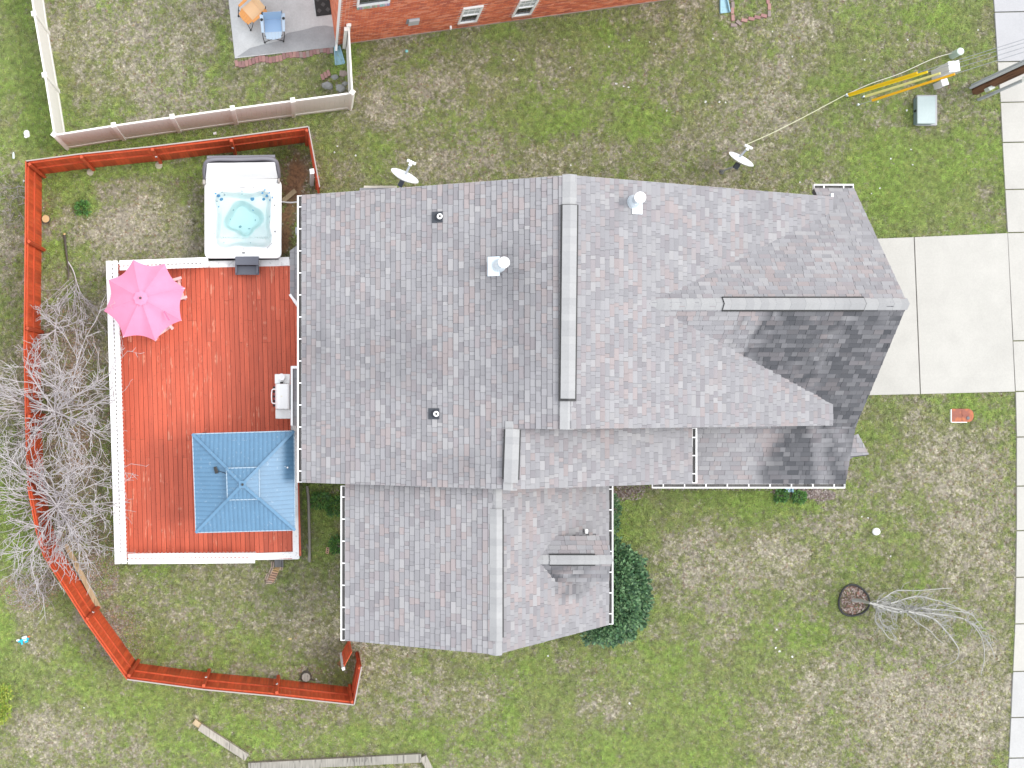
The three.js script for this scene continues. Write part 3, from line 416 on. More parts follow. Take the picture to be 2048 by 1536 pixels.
  part('downspout', [bar(V(15.5, 2.0, 2.74), V(15.5, 0.12, 2.74), 0.07, 0.06), bar(V(15.5, 0.1, 2.74), V(15.5, 0.1, 2.95), 0.07, 0.06)], M.gutter, house); part('downspout', [bar(V(-0.03, 3.25, 2.36), V(0.2, 3.0, 2.3), 0.07, 0.06), bar(V(0.2, 3.0, 2.3), V(0.2, 0.1, 2.3), 0.07, 0.06)], M.gutter, house);
  // bay under the bay roof and trim round the bump-out
  part('bay_wall', prism([P(583, 505, 2.7), P(583, 588, 2.7), P(604, 616, 2.7), P(616, 616, 2.7), P(616, 484, 2.7), P(604, 484, 2.7)], 0.2, 2.68), M.trim, house);
  part('bay_trim', [bar(P(580.5, 590, 2.72), P(603, 621, 2.95), 0.07, 0.12)], M.trim, house);
  part('bump_wall', prism([P(590, 742, 2.7), P(590, 848, 2.7), P(612, 848, 2.7), P(612, 742, 2.7)], 0.2, 2.72), M.trim, house);
  part('bump_trim', [bar(P(583.5, 734.5, 2.84), P(606, 734.5, 2.92), 0.075, 0.06), bar(P(583.5, 732.5, 2.84), P(583.5, 851, 2.84), 0.06, 0.06)], M.trim, house);
  part('chase_wall', [box(2.1, 1.65, -5.78, 0.95, 3.3, 0.5)], sidM, house);
  part('hose_bib_box', [rbox(P(598, 462, 1.6).x, 1.6, P(598, 462, 1.6).z, 0.22, 0.3, 0.2, 0.02)], mat([0.28, 0.3, 0.31], 0.6), house);
  // roof vents
  const on = (px, py, yf) => { let y = 4.5; for (let i = 0; i < 12; i++) y = yf(P(px, py, y).x, P(px, py, y).z); return P(px, py, y); };
  const boot = (px, py) => { const c = on(px, py, yMW), n = V(-0.336, 0.942, 0), v = V(0.942, 0.336, 0); const g = new THREE.BoxGeometry(0.3, 0.012, 0.3); g.applyMatrix4(new THREE.Matrix4().makeBasis(v, n, Z)); const f = c.clone().addScaledVector(n, 0.03).addScaledVector(v, -0.04); g.translate(f.x, f.y, f.z);
    const pl = part('vent_boot', [g, cyl(c.clone(), c.clone().add(V(0, 0.1, 0)), 0.13, 0.085, 16)], mat([0.035, 0.04, 0.05], 0.6), house); part('pipe', [cyl(c.clone().add(V(0, 0.05, 0)), c.clone().add(V(0, 0.16, 0)), 0.075, 0.075, 18)], M.gutter, pl); part('pipe_bore', [cyl(c.clone().add(V(0, 0.155, 0)), c.clone().add(V(0, 0.163, 0)), 0.034, 0.034, 14)], M.black, pl); };
  boot(878, 434.5); boot(871, 827.5);
  const flue = (px, py, yf, pit, sgn, plate) => { const c = on(px, py, yf), n = V(-sgn * pit, 1, 0).normalize(), v = V(1, sgn * pit, 0).normalize(); const g = new THREE.BoxGeometry(plate[0], 0.01, plate[1]); g.applyMatrix4(new THREE.Matrix4().makeBasis(v, n, Z)); const f = c.clone().addScaledVector(n, 0.035).addScaledVector(v, plate[2]); g.translate(f.x, f.y, f.z + plate[3]);
    const pl = part('flue_flashing', [g, cyl(c.clone(), c.clone().add(V(0, 0.16, 0)), 0.2, 0.125, 20)], M.galv, house); part('flue_pipe', [cyl(c.clone().add(V(0, 0.1, 0)), c.clone().add(V(0, 0.52, 0)), 0.105, 0.105, 20)], M.galv, pl); part('storm_collar', [cyl(c.clone().add(V(0, 0.16, 0)), c.clone().add(V(0, 0.24, 0)), 0.16, 0.11, 20)], M.galv, pl);
    part('flue_cap', [cyl(c.clone().add(V(0, 0.56, 0)), c.clone().add(V(0, 0.6, 0)), 0.15, 0.15, 24), cyl(c.clone().add(V(0, 0.6, 0)), c.clone().add(V(0, 0.64, 0)), 0.145, 0.03, 24), ...[0, 1, 2].map((k) => bar(c.clone().add(V(0.1 * Math.cos(k * 2.1), 0.48, 0.1 * Math.sin(k * 2.1))), c.clone().add(V(0.1 * Math.cos(k * 2.1), 0.58, 0.1 * Math.sin(k * 2.1))), 0.02, 0.01))], M.lead, pl); };
  flue(999, 531, yMW, 0.357, 1, [0.32, 0.52, -0.15, 0.02]); flue(1265, 404, yME, 0.327, -1, [0.32, 0.36, 0.12, 0.14]);
  part('roof_bracket', [rbox(P(1661, 392, 2.9).x, 2.95, P(1661, 392, 2.9).z, 0.08, 0.1, 0.12, 0.01)], M.galv, house);
}

// ---------------------------------------------------------------- the deck
const DY = 0.5, RY = 1.42; // deck surface and rail height
const deck = thing('deck', 'red stained wooden deck with white painted railings', 'deck', P(410, 820));
{
  const d = V(0.0297, 0, 1).normalize(), pitch = 0.1475, wB = 0.1385, o = P(237, 528, DY), end = P(597, 1118, DY);
  const boardM = [0, 1, 2, 3].map((k) => { const t = deckT.clone(); t.offset.set(k * 0.27, k * 0.41); t.needsUpdate = true; const m = mat([[1, 1, 1], [0.93, 0.9, 0.9], [1.06, 1.08, 1.1], [0.98, 0.94, 0.92]][k], 0.62, { map: t }); return m; });
  const zc = (px, py) => P(px, py, DY).z; let n = 0;
  for (let k = 0; ; k++) {
    const x0 = o.x + k * pitch, pxAt = (z) => x0 + d.x / d.z * (z - o.z); if (x0 > P(612, 800, DY).x) break;
    const right = x0 > P(586, 800, DY).x; const z0 = zc(0, right ? 520 : 528) + 0.02, z1 = x0 + 0.27 > P(588, 1000, DY).x ? zc(0, right ? 858 : 1112) : zc(0, 1118);
    const cuts = [z0]; const cand = [zc(0, 600), zc(0, 640), zc(0, 684), zc(0, 880), zc(0, 915), zc(0, 1002)]; const a = cand[(k * 5 + (k >> 1)) % 3], b = cand[3 + ((k + (k >> 1)) % 3)]; if (k % 4 !== 1) cuts.push(a + rr(-0.02, 0.02)); if (k % 3 !== 0) cuts.push(b + rr(-0.02, 0.02)); cuts.push(z1);
    for (let i = 0; i < cuts.length - 1; i++) { if (cuts[i + 1] - cuts[i] < 0.1) continue; const A = V(pxAt(cuts[i]), DY - 0.014 + rr(-0.0015, 0.0015), cuts[i] + 0.003), B = V(pxAt(cuts[i + 1]), DY - 0.014 + rr(-0.0015, 0.0015), cuts[i + 1] - 0.003); part('board', bar(A, B, wB * rr(0.975, 1.0), 0.028), boardM[(k * 7 + i * 3) % 4], deck); n++; }
  }
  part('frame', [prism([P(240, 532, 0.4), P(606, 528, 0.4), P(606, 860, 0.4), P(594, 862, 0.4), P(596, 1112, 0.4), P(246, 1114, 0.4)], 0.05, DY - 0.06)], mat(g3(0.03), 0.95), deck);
  const rimB = (a, b) => part('rim_board', bar(P(...a, 0.36), P(...b, 0.36), 0.035, 0.26), M.white, deck);
  rimB([229, 528], [244, 1122]); rimB([229, 528], [606, 520]); rimB([244, 1122], [597, 1116]); rimB([596, 862], [598, 1116]);
  const R = (px, py) => P(px, py, RY);
  // railing: outer cap, slot with balusters and posts, inner cap
  function rail(a, b, side, outW, inW, gap, hasSlot = true) { // a->b along the outer edge, side: unit vector inwards
    const s = side, off = (p, k) => p.clone().addScaledVector(s, k), t = b.clone().sub(a).normalize(), L = a.distanceTo(b);
    if (outW) part('rail_cap', bar(off(a, outW / 2), off(b, outW / 2), outW, 0.038), M.white, deck);
    if (inW) part('rail_cap', bar(off(a, outW + gap + inW / 2), off(b, outW + gap + inW / 2), inW, 0.036), M.white, deck);
    const c = outW + gap / 2, N = Math.floor(L / 0.125), bs = [];
    if (hasSlot) { for (let i = 0; i <= N; i++) { const p = off(a.clone().addScaledVector(t, 0.06 + i * (L - 0.12) / N), c); bs.push(p); } const bg = worldUV(new THREE.BoxGeometry(gap * 0.98, RY - DY + 0.2, 0.06)), ang = Math.atan2(t.x, t.z), bb = baseOf(deck); for (const p of bs) { const m = new THREE.Mesh(bg, M.white); m.name = 'baluster'; m.position.set(p.x - bb.x, (RY + DY) / 2 - 0.1 - bb.y, p.z - bb.z); m.rotation.y = ang; m.castShadow = m.receiveShadow = true; deck.add(m); } }
    part('rail', bar(off(a, c).setY(RY - 0.11), off(b, c).setY(RY - 0.11), gap * 0.6, 0.07), M.white, deck); part('rail', bar(off(a, c).setY(DY + 0.12), off(b, c).setY(DY + 0.12), gap * 0.6, 0.07), M.white, deck);
  }
  const nrm = (v) => v.normalize();
  rail(R(212, 522), R(230, 1128), nrm(V(1, 0, -0.03)), 0.17, 0.15, 0.038);
  rail(R(239, 521), R(416, 514.5), nrm(V(0.035, 0, 1)), 0.16, 0.11, 0.035); part('edge_board', bar(P(412, 529, DY + 0.02), P(592, 525, DY + 0.02), 0.2, 0.03), M.white, deck);
  rail(R(256, 1128), R(510, 1126), nrm(V(-0.01, 0, -1)), 0.16, 0.12, 0.035); part('edge_board', bar(P(500, 1113, DY + 0.02), P(597, 1109.5, DY + 0.02), 0.2, 0.03), M.white, deck);
  part('edge_board', bar(P(592, 1117, DY + 0.024), P(587.5, 850, DY + 0.024), 0.19, 0.03), M.white, deck);
  part('rail_cap', [box(P(568, 523, DY).x, DY + 0.06, P(568, 523, DY).z, 0.34, 0.036, 0.26, 0.02)], M.white, deck);
  const endM = mat(g3(0.5), 0.8); for (const [px, py] of [[224, 543], [407, 525], [232, 817], [238, 1052], [374, 1117], [505, 1116]]) { const p = R(px, py); part('post', [box(p.x, (RY + 0.05) / 2, p.z, 0.09, RY + 0.05, 0.09, 0.03)], M.white, deck); part('post_end', [box(p.x, RY + 0.052, p.z, 0.06, 0.006, 0.06, 0.03)], endM, deck); }
  part('step', [box(P(558, 1122, 0.28).x, 0.28, P(558, 1122, 0.28).z + 0.04, 0.28, 0.05, 0.3)], mat(g3(0.14), 0.9, { map: woodT }), deck); part('stringer', [box(P(551, 1120).x, 0.15, P(551, 1120).z + 0.02, 0.04, 0.3, 0.3), box(P(564, 1120).x + 0.02, 0.15, P(564, 1120).z + 0.02, 0.04, 0.3, 0.3)], M.woodGrey, deck);
  console.log('boards', n);
}
{ // cored bricks laid as a ground step
  const st = thing('brick_step', 'heap of cored bricks laid as a step below the deck', 'step', P(548, 1145)), cm = [mat([0.46, 0.29, 0.2], 0.9, { map: dustT }), mat([0.5, 0.33, 0.15], 0.9, { map: dustT }), mat([0.42, 0.33, 0.26], 0.9, { map: dustT })];
  const cored = (px, py, a, c, y = 0.05) => { const p = P(px, py, y), gs = [], f = (lx, lz, sx, sz) => { const g = new THREE.BoxGeometry(sx, 0.06, sz); g.translate(lx, 0, lz); g.rotateY(a); g.translate(p.x, y, p.z); gs.push(g); }; f(0, -0.037, 0.2, 0.022); f(0, 0.037, 0.2, 0.022); for (let k = 0; k < 6; k++) f(-0.0925 + k * 0.037, 0, 0.015, 0.054); part('brick', gs, cm[c], st); const g2 = new THREE.BoxGeometry(0.18, 0.03, 0.05); g2.rotateY(a); g2.translate(p.x, y - 0.012, p.z); part('core', g2, M.black, st); };
  for (const [px, py, a, c] of [[545, 1129, 1.5, 2], [556, 1131, 0.05, 2], [556, 1135.5, -0.05, 1], [563, 1134, 1.4, 2], [542, 1141, 1.2, 2], [551, 1141.5, -0.15, 1], [549, 1146.5, -0.18, 0], [547, 1151, -0.2, 0], [544.5, 1156, -0.2, 0], [542, 1160.5, -0.2, 0], [534, 1153, 1.2, 2], [538, 1164.5, -0.1, 2]]) cored(px, py, a, c, 0.05 + rr(0, 0.012));
  const lb = P(655, 1100); const s2 = thing('cored_brick', 'single orange cored brick lying in the weeds by the wing', 'brick', lb), gs = []; const f = (lx, lz, sx, sz) => { const g = new THREE.BoxGeometry(sx, 0.06, sz); g.translate(lx, 0, lz); g.rotateY(1.4); g.translate(lb.x, 0.07, lb.z); gs.push(g); }; f(0, -0.035, 0.2, 0.03); f(0, 0.035, 0.2, 0.03); for (let k = 0; k < 4; k++) f(-0.09 + k * 0.06, 0, 0.022, 0.05); part('body', gs, cm[0], s2); { const g = new THREE.BoxGeometry(0.18, 0.03, 0.06); g.rotateY(1.4); g.translate(lb.x, 0.06, lb.z); part('core', g, M.black, s2); }
}
// ---------------------------------------------------------------- hot tub
{
  const TY = 0.95, c = P(486, 438, TY), W = 2.36, D = 2.4, tub = thing('hot_tub', 'white square hot tub full of clear water beside the deck', 'hot tub', V(c.x, 0, c.z));
  const acr = mat([0.79, 0.8, 0.8], 0.25), skirt = mat(g3(0.035), 0.7);
  const rr2 = (s, x, y, w, h, r) => { s.moveTo(x - w / 2 + r, y - h / 2); s.lineTo(x + w / 2 - r, y - h / 2); s.quadraticCurveTo(x + w / 2, y - h / 2, x + w / 2, y - h / 2 + r); s.lineTo(x + w / 2, y + h / 2 - r); s.quadraticCurveTo(x + w / 2, y + h / 2, x + w / 2 - r, y + h / 2); s.lineTo(x - w / 2 + r, y + h / 2); s.quadraticCurveTo(x - w / 2, y + h / 2, x - w / 2, y + h / 2 - r); s.lineTo(x - w / 2, y - h / 2 + r); s.quadraticCurveTo(x - w / 2, y - h / 2, x - w / 2 + r, y - h / 2); return s; };
  // scalloped inner outline of the basin, polar about the middle
  const inner = (a) => { const ca = Math.cos(a), sa = Math.sin(a), sq = Math.min(0.97 / Math.max(Math.abs(ca), 1e-3), 0.97 / Math.max(Math.abs(sa), 1e-3)); const sup = 0.98 / Math.pow(Math.pow(Math.abs(ca), 5) + Math.pow(Math.abs(sa), 5), 0.2); return 1.06 * Math.min(sq, sup) * (0.925 + 0.055 * Math.cos(4 * (a - Math.PI / 4)) + 0.025 * Math.cos(8 * a + 0.6)); };
  const outer = rr2(new THREE.Shape(), 0, 0, W, D, 0.16), hole = new THREE.Path(); for (let k = 0; k <= 96; k++) { const a = -k / 96 * 6.2832, r = inner(a); k ? hole.lineTo(r * Math.cos(a), r * Math.sin(a)) : hole.moveTo(r * Math.cos(a), r * Math.sin(a)); } outer.holes.push(hole);
  const lip = new THREE.ExtrudeGeometry(outer, { depth: 0.05, bevelEnabled: true, bevelSize: 0.025, bevelThickness: 0.025, bevelSegments: 4, curveSegments: 10 }); lip.rotateX(Math.PI / 2); lip.translate(c.x, TY - 0.025, c.z); part('rim', lip, acr, tub);
  const body = new THREE.ExtrudeGeometry(rr2(new THREE.Shape(), 0, 0, W - 0.08, D - 0.08, 0.14), { depth: 0.82, bevelEnabled: false, curveSegments: 8 }); body.rotateX(Math.PI / 2); body.translate(c.x, TY - 0.1, c.z);
  { const sk = []; for (const [x, z, sx, sz] of [[0, -(D - 0.1) / 2, W - 0.1, 0.06], [0, (D - 0.1) / 2, W - 0.1, 0.06], [-(W - 0.1) / 2, 0, 0.06, D - 0.1], [(W - 0.1) / 2, 0, 0.06, D - 0.1]]) sk.push(rbox(c.x + x, 0.43, c.z + z, sx, 0.84, sz, 0.02)); part('skirt', sk, skirt, tub); }
  // basin: seats at mid depth, foot well in the middle
  const depth = (x, z) => { const a = Math.atan2(z, x), r = Math.hypot(x, z), ri = inner(a), e = sstep(1.0, 0.74, r / ri); const fw = 0.5 + 0.06 * Math.cos(4 * (a + 0.2)) - 0.05 * Math.sin(a) , well = sstep(fw + 0.12, fw - 0.08, Math.hypot(x * 1.02, (z + 0.02) * 1.12)); const seat = 0.30 + 0.05 * Math.cos(4 * a) + (z > 0.55 ? -0.06 : 0); return e * lerp(seat, 0.66, well); };
  const nR = 40, nA = 96, ps = []; const pt = (i, k) => { const a = k / nA * 6.2832, r = inner(a) * (i / nR), x = r * Math.cos(a), z = r * Math.sin(a); return V(c.x + x, TY - 0.03 - depth(x, z), c.z + z); };
  for (let i = 0; i < nR; i++) for (let k = 0; k < nA; k++) { const a = pt(i, k), b = pt(i + 1, k), d = pt(i + 1, k + 1), e = pt(i, k + 1); ps.push(a, d, b, a, e, d); }
  part('basin', tri(ps), acr, tub);
  const wl = TY - 0.1, wp = []; for (let k = 0; k < nA; k++) { const f = (q, y) => { const a = q / nA * 6.2832, r = inner(a) * 1.01; return V(c.x + r * Math.cos(a), y, c.z + r * Math.sin(a)); }; wp.push(V(c.x, wl, c.z), f(k + 1, wl), f(k, wl), V(c.x, 0.1, c.z), f(k, 0.1), f(k + 1, 0.1), f(k, wl), f(k + 1, wl), f(k + 1, 0.1), f(k, wl), f(k + 1, 0.1), f(k, 0.1)); }
  const watM = new THREE.MeshPhysicalMaterial({ color: 0xffffff, roughness: 0.0, transmission: 1, thickness: 0.5, ior: 1.33, attenuationColor: new THREE.Color(0.42, 0.95, 0.95), attenuationDistance: 2.5 });
  part('water', tri(wp), watM, tub);
  const jetB = mat([0.03, 0.22, 0.42], 0.35), jetG = mat([0.22, 0.32, 0.36], 0.4), grey = mat(g3(0.22), 0.5);
  const disc = (px, py, r, m, y, name = 'jet', s = 1, a = 0) => { const p = P(px, py, y), x = p.x - c.x, z = p.z - c.z, yy = name === 'jet' ? Math.max(TY - 0.03 - depth(x, z) + 0.012, 0) : TY + 0.004; const q = name === 'jet' ? P(px, py, yy) : p; const g = new THREE.CylinderGeometry(r, r * 1.1, 0.02, 14); g.scale(1, 1, s); g.rotateY(a); g.translate(q.x, yy, q.z); part(name, g, m, tub); };
  for (const [px, py, r, b, s, a] of [[431, 387, .035, 1, .6, .7], [437, 391.5, .055, 1, .8, 0], [443, 399, .055, 1, .8, .4], [444, 384, .02, 0, 1, 0], [449.5, 390, .02, 0, 1, 0], [434, 403, .02, 0, 1, 0], [437.5, 414, .022, 1, 1, 0], [505, 398.5, .06, 1, 1, 0], [525, 386, .035, 1, .7, .3], [529.5, 380, .03, 1, .6, 0], [533.5, 392, .045, 1, .9, .6], [527.5, 399, .045, 1, .9, .5], [540, 400, .035, 1, .6, 1.4], [538.5, 385.5, .03, 1, .5, .8], [544.5, 395, .03, 1, .5, 1.5], [466, 421, .035, 0, 1, 0], [507, 420.5, .035, 1, 1, 0], [539, 433.5, .03, 0, .5, 1.5], [544, 439, .03, 0, .4, 1.5], [539, 445.5, .03, 0, .4, 1.5], [426, 439, .03, 0, .4, 1.5], [461.5, 440, .03, 0, .5, 1.2], [511, 442, .03, 0, .5, 1.4], [481, 455, .045, 0, .8, .5], [499, 459, .04, 0, .4, .1], [484, 382, .02, 0, 1, 0], [484, 388, .02, 0, 1, 0], [430, 485, .016, 0, 1, 0], [448, 485, .014, 0, 1, 0], [501, 486, .014, 0, 1, 0], [429, 467, .014, 0, 1, 0]]) disc(px, py, r, b ? jetB : jetG, TY - 0.4, 'jet', s, a);
  for (const [px, py, r, s] of [[506.5, 375, .022, 1], [549, 410.5, .028, 1], [550, 463, .028, 1], [462, 375, .014, 1], [487, 505.5, .06, .5], [487, 498, .03, .4]]) disc(px, py, r, grey, TY, 'control', s);
  part('control_panel', [rbox(P(484.5, 375, TY).x, TY + 0.004, P(484.5, 375, TY).z, 0.2, 0.01, 0.026, 0.004)], grey, tub); part('pillow_groove', [box(P(539, 491, TY).x, TY + 0.001, P(539, 491, TY).z, 0.24, 0.006, 0.018, 0.78)], mat(g3(0.3), 0.6), tub);
  // folded cover leaning behind the tub
  const cv = thing('hot_tub_cover', 'folded white hot tub cover leaning up behind the tub', 'cover', P(482, 355, 0)); const A = P(411, 360, 0.98), B = P(556, 357, 0.98), T1 = P(414, 326, 1.72), T2 = P(550, 324, 1.72), back = V(0, 0.04, -0.13);
  const face = []; const N = 10; const sag = (i, j) => { const u = i / N, v = j / N, p = A.clone().lerp(B, u).lerp(T1.clone().lerp(T2, u), v); p.z += 0.03 * Math.sin(v * 3.14) + 0.05 * Math.exp(-(((u - 0.55) / 0.22) ** 2 + ((v - 0.5) / 0.3) ** 2)); p.y += 0.012 * Math.sin(u * 17 + v * 5) * v; return p; };
  for (let i = 0; i < N; i++) for (let j = 0; j < N; j++) face.push(sag(i, j), sag(i + 1, j), sag(i + 1, j + 1), sag(i, j), sag(i + 1, j + 1), sag(i, j + 1));
  part('inner_face', [tri(face)], mat(g3(0.74), 0.5), cv);
  const vinylG = mat([0.16, 0.155, 0.175], 0.55); const q = (p) => p.clone().add(back);
  part('outer_leaf', [slab([q(T1), q(T2), q(B), q(A)], 0.1)], vinylG, cv); part('edge', [tube([A.clone().add(V(-0.02, 0, -0.04)), A.clone().lerp(T1, 0.6).add(V(-0.06, 0, -0.04)), T1.clone().add(V(0.02, 0.02, -0.06)), T1.clone().lerp(T2, 0.5).add(V(0, 0.03, -0.09)), T2.clone().add(V(-0.02, 0.02, -0.06)), B.clone().lerp(T2, 0.6).add(V(0.05, 0, -0.04)), B.clone().add(V(0.03, 0, -0.04))], 0.06, 0.06, 8, 40)], vinylG, cv);
  part('fold_strip', [rbox((A.x + B.x) / 2, 0.99, A.z + 0.05, 2.24, 0.1, 0.16, 0.03)], mat(g3(0.76), 0.5), cv); part('bracket', [rbox(A.x - 0.03, 0.6, A.z + 0.1, 0.08, 1.2, 0.14, 0.02), rbox(B.x + 0.03, 0.6, B.z + 0.1, 0.06, 1.2, 0.12, 0.02)], mat([0.3, 0.27, 0.25], 0.7), cv);
  const sp = P(494, 533, 0.8), stp = thing('spa_steps', 'dark grey two tread steps in front of the hot tub', 'steps', V(sp.x, DY, sp.z)), sm = mat([0.095, 0.1, 0.125], 0.55); part('tread', [rbox(P(494, 521.5, 0.98).x, 0.97, P(494, 521.5, 0.98).z, 0.74, 0.05, 0.27, 0.015)], sm, stp); part('tread', [rbox(P(494.5, 540.5, 0.76).x, 0.75, P(494.5, 540.5, 0.76).z, 0.76, 0.05, 0.29, 0.02)], sm, stp);
  part('side', [box(P(494, 532, 0.7).x - 0.33, DY + 0.2, P(494, 532, 0.7).z, 0.05, 0.4, 0.5), box(P(494, 532, 0.7).x + 0.33, DY + 0.2, P(494, 532, 0.7).z, 0.05, 0.4, 0.5)], sm, stp); part('riser', [box(P(494, 521, 0.9).x, DY + 0.22, P(494, 521, 0.9).z + 0.1, 0.6, 0.42, 0.03)], M.black, stp);
  single('power_conduit', tube([P(561, 403, 0.4), P(580, 405, 0.35), P(600, 403.5, 0.4), P(612, 403, 0.5)], 0.025, 0.025, 8, 24), mat(g3(0.55), 0.5), 'pale conduit running from the hot tub to the house wall', 'conduit');
  single('loose_plank', [bar(P(566, 402, 0.1), P(591, 381, 0.1), 0.15, 0.06)], M.woodTan, 'short tan plank on bare soil right of the hot tub', 'plank');
}
// ---------------------------------------------------------------- pink parasol with garden chairs under it
{
  const rim = [[266, 519], [330, 527], [370, 576], [363, 641], [311, 682], [246, 675], [208, 622], [217, 560]].map(([a, b]) => P(a, b, 2.35)), apex = P(281, 596, 2.9), ctr = V(apex.x, DY, apex.z);
  const um = thing('parasol', 'pink eight panel parasol over the deck corner', 'parasol', ctr), pinkT = colorTex(256, (u, v) => { const a = fbm(u * 40, v * 40, 2), b = fbm(u * 5, v * 5, 3); return [0.74 * (0.95 + 0.1 * (a - 0.5) + 0.1 * (b - 0.5)), 0.25 * (0.95 + 0.12 * (b - 0.5)), 0.40 * (0.95 + 0.1 * (b - 0.5))]; }, 1), pink = new THREE.MeshPhysicalMaterial({ color: 0xffffff, map: pinkT, roughness: 0.8, side: THREE.DoubleSide, transmission: 0.12, thickness: 0 });
  for (let k = 0; k < 8; k++) {
    const A = rim[k], B = rim[(k + 1) % 8], N = 10, o = []; const f = (i, j) => { const t = i / N, s = j / N, e = A.clone().lerp(B, s), mid = 4 * s * (1 - s), p = apex.clone().lerp(e, t); p.addScaledVector(ctr.clone().setY(p.y).sub(p).setY(0), 0.1 * mid * t * t); p.y += -0.15 * t * mid * (1 - 0.3 * t) + 0.14 * t * (1 - t) + 0.012 * Math.sin(s * 9 + k * 2) * t; return p; };
    for (let i = 0; i < N; i++) for (let j = 0; j < N; j++) { const a = f(i, j), b = f(i + 1, j), c = f(i + 1, j + 1), d = f(i, j + 1); o.push(a, c, b); if (i) o.push(a, d, c); }
    part('canopy_panel', tri(o), pink, um);
    part('rib', tube([apex.clone().add(V(0, -0.05, 0)), apex.clone().lerp(A, 0.5).add(V(0, 0.01, 0)), A.clone().add(V(0, -0.02, 0))], 0.012, 0.01, 5, 8), M.gutter, um);
  }
  { const o = []; for (let k = 0; k < 16; k++) { const f = (q) => { const a = q / 16 * 6.2832, r = 0.21 + 0.014 * Math.cos(a * 8); return V(apex.x + r * Math.cos(a), 2.868, apex.z + r * Math.sin(a)); }; o.push(V(apex.x, 2.935, apex.z), f(k + 1), f(k)); } part('vent_cap', tri(o), pink, um); }
  part('finial', [cyl(V(apex.x, 2.92, apex.z), V(apex.x, 2.99, apex.z), 0.042, 0.03, 14)], mat([0.07, 0.04, 0.05], 0.5), um); part('pole', [cyl(V(apex.x, DY, apex.z), V(apex.x, 2.9, apex.z), 0.022)], M.gutter, um); part('base', [cyl(V(apex.x, DY, apex.z), V(apex.x, DY + 0.08, apex.z), 0.25, 0.22, 20)], mat(g3(0.1), 0.7), um);
  const print = mat([0.40, 0.12, 0.23], 0.8); { const a = apex.clone().lerp(rim[3], 0.5).lerp(apex.clone().lerp(rim[3], 0.62), 0.3); part('print', [bar(P(328.5, 623, 2.64).setY(2.70), P(339, 641, 2.56).setY(2.625), 0.05, 0.004)], print, um); }
  const chair = (px, py, ang, label) => { // slatted garden chair, its arms reach out from under the parasol
    const p = P(px, py, DY), t = thing('garden_chair', label, 'chair', p, null), cm = mat([0.66, 0.42, 0.42], 0.6), L = (gs, n) => { const g = joinG(gs); g.rotateY(ang); g.translate(p.x, DY, p.z); part(n, g, cm, t); };
    for (const s of [-1, 1]) { L([rbox(0.1, 0.58, s * 0.31, 0.8, 0.03, 0.09, 0.012)], 'arm'); L([box(0.38, 0.29, s * 0.29, 0.05, 0.58, 0.08)], 'leg'); L([box(-0.25, 0.2, s * 0.26, 0.05, 0.4, 0.08)], 'leg'); }
    for (let k = 0; k < 6; k++) L([box(0.36 - k * 0.1, 0.38 - k * 0.02, 0, 0.085, 0.02, 0.5)], 'slat'); for (let k = -2; k <= 2; k++) { const g = new THREE.BoxGeometry(0.02, 0.75, 0.09); g.rotateZ(0.35); g.translate(-0.33, 0.68, k * 0.105); L([g], 'back_slat'); }
  };
  chair(343, 587, 0.28, 'pale garden chair under the parasol, its arms pointing toward the hot tub'); chair(317, 646, -0.98, 'pale garden chair under the parasol, its arms pointing toward the blue gazebo');
}
